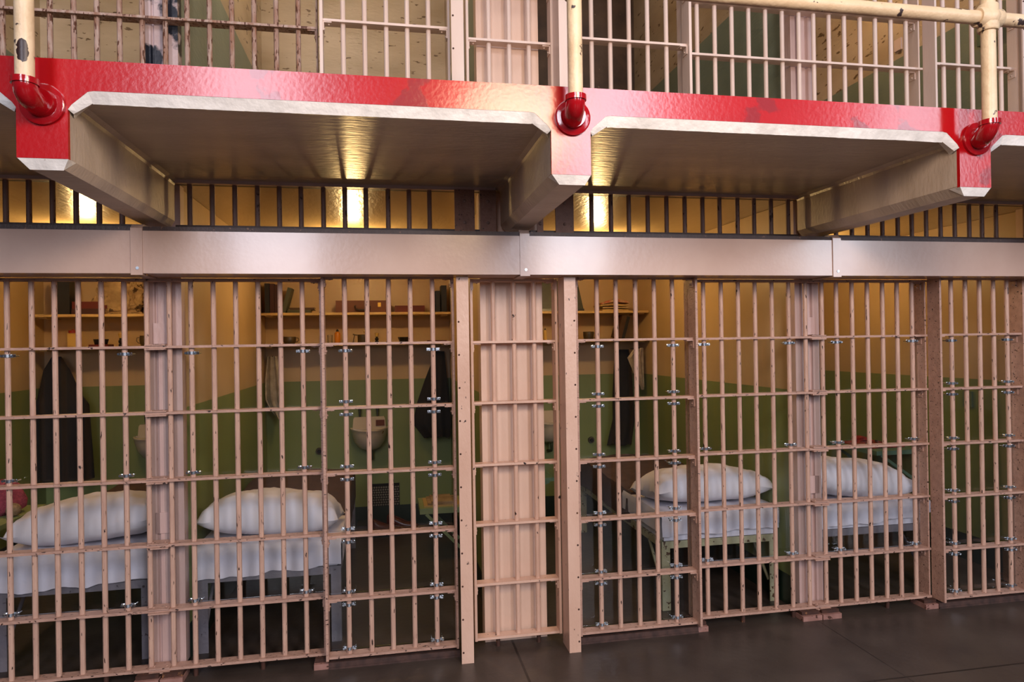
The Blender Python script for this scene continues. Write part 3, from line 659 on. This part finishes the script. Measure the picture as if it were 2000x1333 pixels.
def bed(label, x0, x1, zt, hem, hemr, mt, seed, blabel, plabel, pil, y0=.26, y1=2.16, zb=.66):
    t_ = empty('cell_bed', ((x0+x1)/2, (y0+y1)/2, 0), label, 'bed')
    def L(n, me, m_, par=t_): return link(n, me, m_, par, (0,0,0), world=True)
    for x in (x0+.028, x1-.028):
        for y in (y0+.03, y1-.03):
            L('leg', prism('leg', [(x-.028, y-.028), (x+.028, y-.028), (x+.028, y-.020), (x-.018, y-.020), (x-.018, y+.028), (x-.028, y+.028)] if x < (x0+x1)/2 else [(x-.028, y-.028), (x+.028, y-.028), (x+.028, y+.028), (x+.018, y+.028), (x+.018, y-.020), (x-.028, y-.020)], 'z', 0, .44), mt)
    for x in (x0, x1-.03): L('side_rail', box('side_rail', x, x+.03, y0+.058, y1-.058, .395, .44, .002), mt)
    for y in (y0, y1-.03): L('end_rail', box('end_rail', x0, x1, y-.001, y+.006, .395, .44, .001), mt)
    for s, x in ((1, x0+.03), (-1, x1-.03)):
        bm = bmesh.new(); cyl(bm, (x, y0+.06, .12), (x+s*.0, y0+.30, .395), .010, None, 8); L('brace', finish(bm, 'brace', True), mt)
    mm = L('mattress', box('mattress', x0+.02, x1-.02, y0+.012, y1-.01, .441, zt-.012, .03), M['sheet'])
    s = tag(link('bed_sheet', sheet_mesh(x0-.004, x1+.004, y0-.012, .95, zt, hem, seed, hemr), M['sheet']), 'white sheet hanging over the head of ' + blabel, 'sheet', 'white bed sheets')
    b = tag(link('wool_blanket', blanket_mesh(x0+.002, x1-.002, .80, y1-.02, zt+.014, zb, seed), M['blanket']), 'brown wool blanket covering ' + blabel, 'blanket', 'brown bed blankets')
    wx, wy, h, px, py, pz, ry, rz, sd, tl = pil
    p = tag(link('bed_pillow', pillow_mesh(wx, wy, h, sd, 0, tl), M['pillow'], None, (px, py, pz), (R(-8), R(ry), R(rz))), plabel, 'pillow', 'white pillows')
    return t_
bed('grey steel cot in the leftmost visible cell, below the long black coat', -2.80, -2.02, .62, .42, .45, M['bedgrey'], 1.3, 'the leftmost grey cot', 'leftmost white pillow, sloping down to the left', (.80, .46, .27, -2.38, .50, .712, -5, -3, 2.2, .0))
bed('grey steel cot behind the panel left of the left door', -1.785, -1.00, .60, .415, .45, M['bedgrey'], 5.1, 'the grey cot left of the left door', 'plump white pillow with barred shadows left of the left door', (.80, .46, .27, -1.40, .50, .69, 2, -2, 7.7, .0))
bed('worn cream-green steel cot right of the right door', .985, 1.79, .625, .475, .49, M['bedgreen'], 9.4, 'the cream-green cot', 'white pillow with a pointed left corner on the cream-green cot', (.86, .48, .25, 1.38, .52, .712, 1, 3, 12.9, .0))
bed('grey steel cot right of the right column', 2.02, 2.94, .60, .45, .50, M['bedgrey'], 15.2, 'the cot right of the right column', 'rightmost white pillow, sloping down to the right', (.86, .50, .28, 2.45, .50, .70, 8, 3, 17.9, .0))

# shelves: two boards per cell
def shelf(x0, x1, z, label):
    t_ = empty('wall_shelf', ((x0+x1)/2, 2.60, z), label, 'shelf')
    link('board', box('board', x0, x1, 2.44, D-.001, z-.022, z, .002), M['wood'], t_, (0,0,0), world=True)
    for x in (x0+.03, x1-.09): link('cleat', box('cleat', x, x+.06, 2.48, D-.001, z-.034, z-.0225), M['wood'], t_, (0,0,0), world=True)
for a, b, c in ((-3.60, -1.96, 'knitting cell'), (-1.80, -.125, 'suitcase cell'), (.125, 1.80, 'painting cell')):
    shelf(a, b, 2.02, 'upper cream shelf on the back wall of the ' + c); shelf(a, b, 1.745, 'lower cream shelf on the back wall of the ' + c)
S1, S2 = 2.0205, 1.7455

def book(label, x, y, z, wth, h, dp, cover, rot=(0,0,0), group=None, flat=False):
    # spine faces the corridor; flat books lie on their side
    t_ = empty('book', (x, y, z), label, 'book', group); t_.rotation_euler = rot
    bm = bmesh.new()
    if flat:
        bxa(bm, -wth/2, wth/2, 0, dp, 0, .003); bxa(bm, -wth/2, wth/2, 0, dp, h-.003, h); bxa(bm, -wth/2, wth/2, 0, .004, .0031, h-.0031)
        link('cover', finish(bm, 'cover'), cover, t_); link('pages', box('pages', -wth/2+.004, wth/2-.004, .0045, dp-.004, .0035, h-.0035), M['page'], t_)
    else:
        bxa(bm, -wth/2, -wth/2+.003, 0, dp, 0, h); bxa(bm, wth/2-.003, wth/2, 0, dp, 0, h); bxa(bm, -wth/2+.0031, wth/2-.0031, -.002, .004, 0, h)
        link('cover', finish(bm, 'cover'), cover, t_); link('pages', box('pages', -wth/2+.0035, wth/2-.0035, .0045, dp-.004, .004, h-.005), M['page'], t_)
    return t_
G1 = 'books on the upper shelf of the suitcase cell'
book('leftmost black book standing at the left end of the suitcase shelf', -1.748, 2.47, S1, .040, .262, .17, M['navy'], group=G1)
book('middle dark maroon book of three at the left end of the suitcase shelf', -1.705, 2.47, S1, .038, .258, .17, M['maroon'], group=G1)
book('dark brown book right of the maroon book on the suitcase shelf', -1.664, 2.47, S1, .040, .250, .17, M['maroon'], group=G1)
book('grey-green book leaning to the right on the suitcase shelf', -1.612, 2.47, S1+.006, .036, .225, .16, M['teal'], (0, R(15), 0), group=G1)
book('lower teal-edged flat book beside the leaning book', -1.478, 2.47, S1, .20, .026, .15, M['teal'], group=G1, flat=True)
book('brown flat book lying on the teal-edged book', -1.455, 2.48, S1+.0265, .215, .020, .14, M['brownbook'], group=G1, flat=True)
book('large dark red flat book right of the suitcase', -.500, 2.47, S1, .27, .060, .20, M['redbook'], group=G1, flat=True)
book('short black book standing third from the right end of the suitcase shelf', -.287, 2.47, S1, .032, .19, .15, M['navy'], group=G1)
book('dark blue book standing second from the right end of the suitcase shelf', -.244, 2.47, S1, .042, .195, .15, M['navy'], group=G1)
book('tall black book at the right end of the suitcase shelf', -.187, 2.47, S1, .050, .245, .16, M['navy'], group=G1)
# suitcase
t_ = empty('suitcase', (-.925, 2.47, S1), 'small brown wooden case with black handle and brass clasps', 'suitcase')
link('body', box('body', -.235, .235, 0, .22, 0, .108, .006), M['brownwood'], t_)
bm = bmesh.new(); tube(bm, [(-.062, -.004, .058), (-.066, -.020, .052), (-.058, -.030, .030), (-.03, -.034, .020), (.03, -.034, .020), (.058, -.030, .030), (.066, -.020, .052), (.062, -.004, .058)], .008, 8)
link('handle', finish(bm, 'handle', True), M['leather'], t_)
for x in (-.15, .15):
    link('clasp', box('clasp', x-.014, x+.014, -.005, -.0005, .05, .088, .002), M['brass'], t_)

def bottle(label, x, y, z, r, h, mb, mc, group=None, square=False):
    t_ = empty('bottle', (x, y, z), label, 'bottle', group)
    if square: link('body', box('body', -r, r, -r*.5, r*.5, 0, h*.78, .006), mb, t_)
    else: link('body', lathe('body', [(r*.9,0),(r,.004),(r,h*.68),(r*.85,h*.76),(r*.4,h*.82),(r*.38,h*.86)], 16), mb, t_)
    link('cap', lathe('cap', [(r*(.92 if square else .45),h*.785 if square else h*.84),(r*(.92 if square else .45),h*.93),(r*.25,h*.935),(r*.25,h)], 16), mc, t_)
def brush(label, x, y, z, h=.09):
    t_ = empty('shaving_brush', (x, y, z), label, 'brush', 'shaving brushes on the lower shelves')
    link('handle', lathe('handle', [(.016,0),(.017,.004),(.017,h*.14),(.010,h*.2),(.017,h*.28),(.018,h*.42),(.009,h*.5),(.011,h*.58),(.010,h*.62)], 14), M['blackp'], t_)
    link('bristles', lathe('bristles', [(.010,h*.6),(.014,h*.72),(.019,h*.88),(.018,h*.97),(.008,h)], 14), M['bristle'], t_)
def mug(label, x, y, z, r, h, mt, side=1, name='tin_mug', belly=0.0):
    t_ = empty(name, (x, y, z), label, 'mug', 'mugs on the lower shelves')
    bm = bmesh.new()
    me = lathe('bowl', [(r*.8,0),(r*(.92+belly),h*.2),(r*(1+belly),h*.6),(r,h*.97),(r*1.04,h),(r*.93,h),(r*.9,h*.3),(r*.5,h*.1)], 20)
    link('bowl', me, mt, t_)
    bm = bmesh.new(); tube(bm, [(side*r*.95, -.002, h*.85), (side*(r+.022), -.006, h*.80), (side*(r+.026), -.006, h*.5), (side*(r+.012), -.003, h*.28), (side*r*.9, 0, h*.26)], .0035, 8)
    link('handle', finish(bm, 'handle', True), mt, t_)
# suitcase cell lower shelf
mug('squat tin mug at the left of the suitcase cell lower shelf', -1.565, 2.50, S2, .054, .062, M['tin'], 1, belly=.05)
t_ = empty('drinking_glass', (-1.218, 2.52, S2), 'small clear glass left of the amber bottle', 'glass')
link('glass', lathe('glass', [(.018,0),(.021,.004),(.023,.075),(.021,.075),(.019,.006)], 16), M['acrylic'], t_)
bottle('amber shampoo bottle with black cap beside the tin pot', -1.150, 2.50, S2, .027, .125, M['amber'], M['blackp'])
t_ = empty('tin_pot', (-.925, 2.52, S2), 'tin pot with a side handle and white knobbed tool', 'pot')
link('bowl', lathe('bowl', [(.045,0),(.05,.006),(.051,.072),(.054,.075),(.049,.075),(.047,.01)], 20), M['tin'], t_)
bm = bmesh.new(); tube(bm, [(-.048,0,.070), (-.075,-.004,.074), (-.090,-.006,.080)], .006, 8); tube(bm, [(-.075,-.002,.07),(-.085,0,.03),(-.09,0,.002)], .004, 8)
link('handle', finish(bm, 'handle', True), M['tin'], t_)
bm = bmesh.new(); tube(bm, [(.0,.0,.01), (.012,0,.095)], .003, 6); bmesh.ops.create_uvsphere(bm, u_segments=10, v_segments=8, radius=.012, matrix=Matrix.Translation((.014,0,.103)))
link('knobbed_tool', finish(bm, 'knobbed_tool', True), M['page'], t_)
brush('shaving brush right of the tin pot in the suitcase cell', -.802, 2.50, S2)
t_ = empty('ashtray', (-.560, 2.52, S2), 'black ashtray with a notched rim on the suitcase cell shelf', 'ashtray')
link('dish', lathe('dish', [(.036,0),(.038,.004),(.052,.044),(.053,.047),(.046,.047),(.034,.012)], 8), M['blackp'], t_)
tag(link('red_tray', box('red_tray', -.34, -.165, 2.50, 2.62, S2, S2+.013, .003), M['redbook']), 'thin dark red tray at the right end of the suitcase cell shelf', 'tray')

# knitting cell shelves
G0 = 'books on the upper shelf of the knitting cell'
book('tall black book at the left end of the knitting cell shelf', -3.395, 2.47, S1, .13, .28, .19, M['navy'], group=G0)
book('lower dark maroon flat book in the knitting cell', -3.185, 2.465, S1, .26, .046, .2, M['maroon'], group=G0, flat=True)
book('red flat book lying on the maroon one in the knitting cell', -3.175, 2.465, S1+.0465, .27, .060, .2, M['redbook'], group=G0, flat=True)
def crumple(name, cx, cy, z, sx, sy, sz, mt, label, cat, seed):
    bm = bmesh.new(); bmesh.ops.create_icosphere(bm, subdivisions=5, radius=1)
    for v in bm.verts:
        c = v.co.copy(); k = 1 + .25*noise.noise(c*2.1+Vector((seed,0,0))) + .30*abs(noise.noise(c*3.6+Vector((0,seed,0)))) - .10*abs(noise.noise(c*9+Vector((seed,seed,0))))
        p = Vector((math.copysign(abs(c.x)**.75, c.x)*sx, math.copysign(abs(c.y)**.8, c.y)*sy, math.copysign(abs(c.z)**.8, c.z)*sz))*k
        v.co = p
    mz = min(v.co.z for v in bm.verts)*.72
    for v in bm.verts:
        if v.co.z < mz: v.co.z = mz
    me = finish(bm, name, False)
    return tag(link(name, me, mt, None, (cx, cy, z-mz+.0005)), label, cat)
crumple('paper_bundle', -2.985, 2.58, S1, .19, .11, .15, M['news'], 'crumpled bundle of printed paper beside the red book', 'paper', 3.3)
t_ = empty('picture', (-2.70, 2.60, S1+.001), 'small yellow picture propped right of the paper bundle', 'picture'); t_.rotation_euler = (R(-8), 0, 0)
link('canvas', box('canvas', -.10, .12, 0, .012, 0, .27), M['picture'], t_)
crumple('paper_bundle', -2.52, 2.60, S1, .07, .07, .05, M['news'], 'low heap of printed paper right of the yellow picture', 'paper', 8.3)
bottle('cream talc bottle with red cap on the knitting cell shelf', -3.318, 2.50, S2, .038, .15, M['cream'], M['redcap'], square=True)
tag(link('red_tray', box('red_tray', -3.19, -3.04, 2.47, 2.60, S2, S2+.018, .003), M['redbook']), 'small dark red tray under the two black dishes', 'tray')
for x, lb in ((-3.147, 'left of the two black dishes on the red tray'), (-3.083, 'right of the two black dishes on the red tray')):
    t_ = empty('dish', (x, 2.53, S2+.0185), lb, 'dish', 'black dishes on the red tray'); link('bowl', lathe('bowl', [(.018,0),(.020,.002),(.030,.045),(.027,.045),(.017,.006)], 8), M['blackp'], t_)
brush('shaving brush in the knitting cell', -2.950, 2.50, S2, .115)
mug('round tin mug at the right of the knitting cell shelf', -2.745, 2.50, S2, .052, .088, M['tin'], -1, belly=.08)

# painting cell shelves
t_ = empty('cereal_box', (.695, 2.50, S1), 'plain cream box left of the dark painting', 'box'); link('carton', box('carton', -.03, .040, 0, .15, 0, .25, .002), M['page'], t_)
t_ = empty('painting', (.885, 2.52, S1), 'dark green painting leaning on the shelf right of the cream box', 'painting'); t_.rotation_euler = (R(-9), 0, 0)
link('canvas', prism('canvas', [(-.14, 0), (.285, 0), (.235, .30), (-.14, .30)], 'y', 0, .014), M['paintdark'], t_)
link('base_board', box('base_board', -.15, .285, -.012, -.001, 0, .022), M['blackp'], t_)
GM = 'magazines on the painting cell shelf'
for k, (dx, rz, mt, lb) in enumerate(((0, 2, M['page'], 'bottom magazine of the pile in the painting cell'), (.008, -4, M['news'], 'second magazine from the bottom of the pile'), (-.012, 5, M['page'], 'third magazine from the bottom of the pile'), (.0, -9, M['newsred'], 'red and orange magazine on top of the pile'))):
    bm = bmesh.new(); n = 14; A = []; Bv = []
    for i in range(n+1):
        u = -1+2*i/n; cz = .012*(k/3)*(1-abs(u))*(2 if k == 3 else 1) + (.014*max(0, u-.4) if k == 3 else 0)
        A.append([bm.verts.new((u*.135, y, cz)) for y in (0, .2)]); Bv.append([bm.verts.new((u*.135, y, cz+.014+(.02 if k == 3 else 0)*(1-abs(u)))) for y in (0, .2)])
    for i in range(n):
        bm.faces.new((A[i][0], A[i+1][0], A[i+1][1], A[i][1])); bm.faces.new((Bv[i][0], Bv[i][1], Bv[i+1][1], Bv[i+1][0]))
        bm.faces.new((A[i][0], Bv[i][0], Bv[i+1][0], A[i+1][0])); bm.faces.new((A[i][1], A[i+1][1], Bv[i+1][1], Bv[i][1]))
    bm.faces.new((A[0][0], A[0][1], Bv[0][1], Bv[0][0])); bm.faces.new((A[-1][0], Bv[-1][0], Bv[-1][1], A[-1][1]))
    tag(link('magazine', finish(bm, 'magazine'), mt, None, (1.475+dx, 2.475, S1+.001+k*.0215), (0, 0, R(rz))), lb, 'magazine', GM)
bottle('thin bottle with dark cap at the left of the painting cell shelf', .775, 2.50, S2, .016, .115, M['cream'], M['blackp'])
brush('shaving brush beside the right post in the painting cell', 1.045, 2.50, S2)
mug('straight dark mug in the painting cell', 1.205, 2.50, S2, .052, .075, M['tin'], 1)
t_ = empty('leaning_board', (1.52, 2.49, S2), 'dark leaning board between the shelves of the painting cell', 'board'); t_.rotation_euler = (0, R(16), 0)
link('face', box('face', -.035, .014, 0, .18, .012, .235, .002), M['brownbook'], t_); link('edge', box('edge', .0145, .045, 0, .18, .020, .235, .002), M['navy'], t_)

# hanging clothes: lofted folds below a hook
def garment(name, label, cat, mt, rows, seed, fold=.018, nf=7, hook=True):
    # rows: (x centre, y centre, z, half width, half depth)
    t_ = empty(name, (rows[0][0], rows[0][1], rows[0][2]), label, cat)
    bm = bmesh.new(); n = 48; rings = []
    # refine rows
    rr = []
    for a, b in zip(rows, rows[1:]):
        for k in range(4): rr.append(tuple(a[i]+(b[i]-a[i])*k/4 for i in range(5)))
    rr.append(rows[-1])
    for q, (cx, cy, z, hw_, hd) in enumerate(rr):
        t = q/(len(rr)-1); ring = []
        for k in range(n):
            a = 2*math.pi*k/n
            f = 1 + (fold/max(hw_, .03))*t*math.sin(nf*a + seed + 1.3*noise.noise((t*2, seed, 0)))
            zz = z + (noise.noise((math.cos(a)*2, math.sin(a)*2, seed))*.03 if q == len(rr)-1 else 0)
            ring.append(bm.verts.new((cx+math.cos(a)*hw_*f, cy+math.sin(a)*hd*(1+.25*t*math.sin((nf+2)*a+seed)), zz)))
        rings.append(ring)
    for q in range(len(rings)-1):
        for k in range(n): bm.faces.new((rings[q][k], rings[q][(k+1)%n], rings[q+1][(k+1)%n], rings[q+1][k]))
    bm.faces.new(rings[0][::-1]); bm.faces.new(rings[-1])
    link('cloth', finish(bm, 'cloth', True), mt, t_, (0,0,0), world=True)
    if hook:
        bm = bmesh.new(); x, y, z = rows[0][:3]; tube(bm, [(x, D-.002, z-.02), (x, y+.0, z-.03), (x, y-.012, z+.0)], .005, 8)
        link('hook', finish(bm, 'hook', True), M['tin'], t_, (0,0,0), world=True)
    return t_
garment('coat', 'long black coat hanging on the back wall of the knitting cell', 'coat', M['black'], [(-3.50, 2.62, 1.665, .035, .03), (-3.49, 2.60, 1.55, .10, .06), (-3.46, 2.58, 1.35, .155, .09), (-3.44, 2.57, 1.25, .20, .11), (-3.43, 2.57, .95, .205, .11), (-3.42, 2.57, .62, .21, .11)], 1.0, .012, 6)
garment('jacket', 'black jacket hanging by the right wall of the suitcase cell', 'jacket', M['black'], [(-.232, 2.64, 1.655, .055, .03), (-.235, 2.62, 1.55, .065, .05), (-.265, 2.60, 1.38, .105, .06), (-.295, 2.60, 1.17, .150, .075), (-.31, 2.60, .985, .178, .08), (-.262, 2.60, .85, .115, .07)], 3.0, .012, 5)
garment('jacket', 'black jacket hanging beneath the cream towel in the painting cell', 'jacket', M['black'], [(1.62, 2.66, 1.64, .05, .03), (1.60, 2.64, 1.50, .09, .04), (1.595, 2.63, 1.2, .105, .05), (1.60, 2.63, .95, .11, .05), (1.55, 2.63, .70, .12, .05)], 5.0, .012, 5)
def towel(label, pts, y, seed):
    # cloth gathered at the hook, falling to a pointed end; outline in metres with real folds
    t_ = empty('towel', (pts[0][1], y, pts[0][0]), label, 'towel', 'cream towels on the back walls')
    bm = bmesh.new(); nu = 26; rows = []
    P = []
    for a, b in zip(pts, pts[1:]):
        for k in range(5): P.append(tuple(a[i]+(b[i]-a[i])*k/5 for i in range(3)))
    P.append(pts[-1])
    for q, (z, xa, xb) in enumerate(P):
        row = []
        for i in range(nu+1):
            u = i/nu; row.append(bm.verts.new((xa+(xb-xa)*u, y + .016*math.sin(u*13+seed+q*.05) + .004*math.sin(u*31), z)))
        rows.append(row)
    for q in range(len(rows)-1):
        for i in range(nu): bm.faces.new((rows[q][i], rows[q][i+1], rows[q+1][i+1], rows[q+1][i]))
    bmesh.ops.solidify(bm, geom=bm.faces[:], thickness=.004)
    link('cloth', finish(bm, 'cloth', True), M['towel'], t_, (0,0,0), world=True)
    xm = (pts[0][1]+pts[0][2])/2
    link('hook', cylm('hook', (xm, D-.002, pts[0][0]-.01), (xm, y-.01, pts[0][0]), .005, n=8), M['tin'], t_, (0,0,0), world=True)
towel('cream towel hanging at the left end of the suitcase cell back wall', [(1.635, -1.765, -1.68), (1.42, -1.79, -1.65), (1.25, -1.79, -1.635), (1.15, -1.745, -1.64), (1.04, -1.66, -1.655)], 2.56, 0)
towel('cream towel hanging over the jacket in the painting cell', [(1.655, 1.675, 1.765), (1.56, 1.60, 1.765), (1.40, 1.665, 1.765), (1.28, 1.725, 1.765), (1.245, 1.735, 1.76)], 2.50, 2)

# sinks
def sink(xc, label):
    t_ = empty('wash_basin', (xc, D, .95), label, 'sink', 'small wall basins')
    Y0 = D-.001
    def L(n, me, m_, par=t_): return link(n, me, m_, par, (0,0,0), world=True)
    # splash back with sloping shoulders
    L('splashback', prism('splashback', [(xc-.155, .93), (xc+.155, .93), (xc+.145, 1.035), (xc+.135, 1.05), (xc-.135, 1.05), (xc-.145, 1.035)], 'y', Y0-.05, Y0, .004), M['porcelain'])
    bm = bmesh.new(); rings = []; n = 28
    prof = [(0.0, .745), (.35, .748), (.62, .775), (.82, .83), (.93, .90), (.97, .935), (1.0, .942), (1.0, .952), (.90, .955), (.80, .93), (.55, .86), (.3, .835), (0.02, .83)]
    for f, z in prof:
        ring = []
        for k in range(n+1):
            a = math.pi + math.pi*k/n
            ring.append(bm.verts.new((xc + math.cos(a)*.175*f, Y0 - .05*min(1, 1) + math.sin(a)*.25*f, z)))
        rings.append(ring)
    for q in range(len(rings)-1):
        for k in range(n): bm.faces.new((rings[q][k], rings[q][k+1], rings[q+1][k+1], rings[q+1][k]))
    back = [r[0] for r in rings] + [r[-1] for r in rings][::-1]
    bm.faces.new(back)
    bmesh.ops.remove_doubles(bm, verts=bm.verts, dist=.0004)
    L('basin', finish(bm, 'basin', True), M['porcelain'])
    for x in (xc-.085, xc+.075):
        bm = bmesh.new(); cyl(bm, (x, Y0, 1.11), (x, Y0-.05, 1.11), .012, None, 10); cyl(bm, (x, Y0-.05, 1.135), (x, Y0-.05, 1.055), .014, .009, 12); cyl(bm, (x, Y0-.05, 1.135), (x, Y0-.05, 1.145), .020, None, 10)
        L('tap', finish(bm, 'tap', True), M['tap'])['label'] = 'chrome push tap'
    bm = bmesh.new(); tube(bm, [(xc+.02, Y0-.10, .75), (xc+.02, Y0-.10, .69), (xc+.02, Y0-.085, .665), (xc+.01, Y0-.05, .655), (xc+.005, Y0, .655)], .014, 10)
    L('drain_pipe', finish(bm, 'drain_pipe', True), M['drain'])
    return t_
sink(-.885, 'small white wall basin seen through the left cell door')
sink(-2.735, 'small white wall basin at the right of the knitting cell')
sink(.835, 'small white wall basin beside the right rivet post')
tag(link('cloth_square', box('cloth_square', -.825, -.745, 2.678, 2.685, .965, 1.02, .002), M['brownwood']), 'brown scrubbing cloth on the splashback of the door basin', 'cloth')
for x, z, lb in ((-1.345, .742, 'round dark toilet flush button left of the basin in the suitcase cell'), (1.288, .738, 'round dark flush button right of the basin in the painting cell')):
    t_ = empty('flush_button', (x, D, z), lb, 'button', 'flush buttons')
    link('ring', cylm('ring', (0, 0, 0), (0, -.018, 0), .034, .030, 20), M['tin'], t_); link('knob', cylm('knob', (0,-.0185,0), (0,-.034,0), .020, .016, 16), M['blackp'], t_)
# vent grille with round perforations
t_ = empty('wall_vent', (-.755, D, .30), 'dark perforated vent low on the back wall of the suitcase cell', 'vent')
link('frame', box('frame', -.14, .14, -.012, -.001, -.10, .11), M['void'], t_)
bm = bmesh.new()
for i in range(12):
    for j in range(8):
        x = -.122+i*.0222+(j%2)*.006; z = -.088+j*.0235
        bmesh.ops.create_circle(bm, cap_ends=True, segments=6, radius=.0092, matrix=Matrix.Translation((x, -.014, z)) @ Matrix.Rotation(R(90), 4, 'X'))
me = finish(bm, 'grille')
bm = bmesh.new(); bm.from_mesh(me); bmesh.ops.solidify(bm, geom=bm.faces[:], thickness=.002)
link('grille', finish(bm, 'grille'), M['grate'], t_)

# fold-down boards with braces
def wall_table(label, xw, s, w_, y0, y1, z, mt, th=.03, braces=2, zb=None, name='wall_table'):
    # fixed to the wall at xw, reaching out in direction s
    t_ = empty(name, (xw+s*w_/2, (y0+y1)/2, z), label, 'table' if z > .5 else 'seat')
    xo = xw+s*w_
    link('top', box('top', min(xw+s*.001, xo), max(xw+s*.001, xo), y0, y1, z-th, z, .003), mt, t_, (0,0,0), world=True)
    zb = z-.33 if zb is None else zb
    for y in ((y0+.012, y1-.02)[:braces]):
        bm = bmesh.new()
        a = Vector((xo-s*.05, y, z-th-.002)); b = Vector((xw+s*.01, y, zb)); d = (b-a).normalized(); nrm = Vector((-d.z, 0, d.x))
        q = []
        for yy in (y-.006, y+.006):
            q += [bm.verts.new(Vector((p.x, yy, p.z))+nrm*k) for p, k in ((a, .012), (b, .012), (b, -.012), (a, -.012))]
        for f in ((0,1,2,3), (7,6,5,4), (0,4,5,1), (1,5,6,2), (2,6,7,3), (3,7,4,0)): bm.faces.new([q[i] for i in f])
        link('brace', finish(bm, 'brace'), mt, t_, (0,0,0), world=True)
    return t_
wall_table('pale green fold-down seat with diagonal braces in the suitcase cell', -.117, -1, .36, 1.60, 2.00, .42, M['paint_green'], .045, 2, .06)
wall_table('teal fold-down seat on the left wall of the painting cell', .117, 1, .62, 2.05, 2.45, .52, M['paint_teal'], .03, 2, .25)
wall_table('green fold-down table with a diagonal brace beyond the right column', 3.6458, -1, .42, 1.12, 1.75, .785, M['paint_teal'], .035, 2, .50)
wall_table('olive fold-down table under the pink knitting', -3.6458, 1, .62, .60, 1.35, .665, M['paint_green'], .03, 2, .4)
# things on the seat and tables
for k in range(3):
    tag(link('newspaper', box('newspaper', -.44+.03*k, -.15-.03*k, 1.64+.01*k, 1.93, .4205+.012*k, .4315+.012*k, .002), M['news'] if k else M['page'], None), ['bottom folded newspaper on the pale green seat', 'middle folded newspaper on the pale green seat', 'top folded newspaper on the pale green seat'][k], 'newspaper', 'newspapers on the green seat')
t_ = empty('board_game', (3.43, 1.45, .7855), 'red and black board game lying on the right wall table', 'game')
link('board', box('board', -.17, .17, -.20, .20, 0, .010, .002), M['redcloth'], t_)
for k in range(9):
    x = -.13+.033*k; y = random.uniform(-.15, .15)
    link('game_piece', lathe('game_piece', [(.012,.0105),(.012,.018),(.010,.020)], 10, (x, y, 0)), M['redcap'] if k % 2 else M['blackp'], t_)
crumple('cloth_heap', 3.45, 1.62, .7965, .055, .05, .022, M['redcap'], 'small red cloth heap on the far end of the board game', 'cloth', 4.4)
# knitting and wool
bm = bmesh.new(); n = 40; rings = []
for z, rx, ry in ((0, .10, .09), (.03, .150, .12), (.08, .158, .125), (.13, .135, .11), (.18, .115, .10), (.205, .085, .08), (.215, .03, .03)):
    rings.append([bm.verts.new((math.cos(2*math.pi*k/n)*rx*(1+.06*math.sin(5*2*math.pi*k/n)), math.sin(2*math.pi*k/n)*ry, z+.006*math.sin(7*2*math.pi*k/n))) for k in range(n)])
for q in range(len(rings)-1):
    for k in range(n): bm.faces.new((rings[q][k], rings[q][(k+1)%n], rings[q+1][(k+1)%n], rings[q+1][k]))
bm.faces.new(rings[0][::-1]); bm.faces.new(rings[-1])
tag(link('knitting', finish(bm, 'knitting', True), M['knit'], None, (-3.21, 1.12, .6655)), 'pink knitted bag at the left edge of the photo', 'knitting')
bm = bmesh.new(); bmesh.ops.create_uvsphere(bm, u_segments=24, v_segments=16, radius=.042)
tag(link('wool_ball', finish(bm, 'wool_ball', True), M['yarn'], None, (-3.07, 1.02, .7075)), 'cream ball of wool at the foot of the pink knitting', 'wool')
# shoes under the basin
def shoe(label, x, y, rz):
    t_ = empty('shoe', (x, y, 0), label, 'shoe', 'brown leather shoes'); t_.rotation_euler = (0, 0, R(rz)); t_.scale = (1.05, 1.1, 1.75)
    bm = bmesh.new(); n = 20; rings = []
    for t in [i/12 for i in range(13)]:
        L_ = -.13+.27*t; wdt = .034+.012*math.sin(math.pi*min(1, t*1.1)); h = .085-.045*min(1, t*1.6) if t < .62 else .040-.012*(t-.62)/.38
        if t in (0, 1): wdt *= .55; h *= .8
        rings.append([bm.verts.new((L_, math.cos(2*math.pi*k/n)*wdt, max(.010, .012+h*.5+math.sin(2*math.pi*k/n)*h*.55))) for k in range(n)])
    for q in range(12):
        for k in range(n): bm.faces.new((rings[q][k], rings[q][(k+1)%n], rings[q+1][(k+1)%n], rings[q+1][k]))
    bm.faces.new(rings[0][::-1]); bm.faces.new(rings[-1])
    link('upper', finish(bm, 'upper', True), M['shoe'], t_)
    link('sole', prism('sole', [(-.135,-.024),(-.05,-.032),(.06,-.044),(.13,-.026),(.145,0),(.13,.026),(.06,.044),(-.05,.032),(-.135,.024)], 'z', 0, .0095), M['blackp'], t_)
shoe('brown leather shoe nearer the bed under the vent', -.74, 2.42, 8)
shoe('brown leather shoe farther right under the vent', -.60, 2.56, -12)
tag(link('storage_box', box('storage_box', -1.00, -.86, 2.44, 2.64, 0, .10, .004), M['navy']), 'low dark box on the floor beside the shoes', 'box')
# wall plates on the right walls
tag(link('wall_plate', box('wall_plate', 3.628, 3.6455, .60, .68, 1.18, 1.30, .003), M['switch']), 'small green wall plate in the lower right cell', 'plate')
tag(link('wall_plate', box('wall_plate', 3.63, 3.6455, 1.25, 1.33, 4.18, 4.28, .003), M['clean']), 'small cream outlet on the ochre wall of the upper right cell', 'plate')
tag(link('wall_plate', box('wall_plate', 3.61, 3.6455, .30, .48, 3.86, 4.02, .003), M['switch']), 'green steel box low on the upper right cell wall', 'plate')
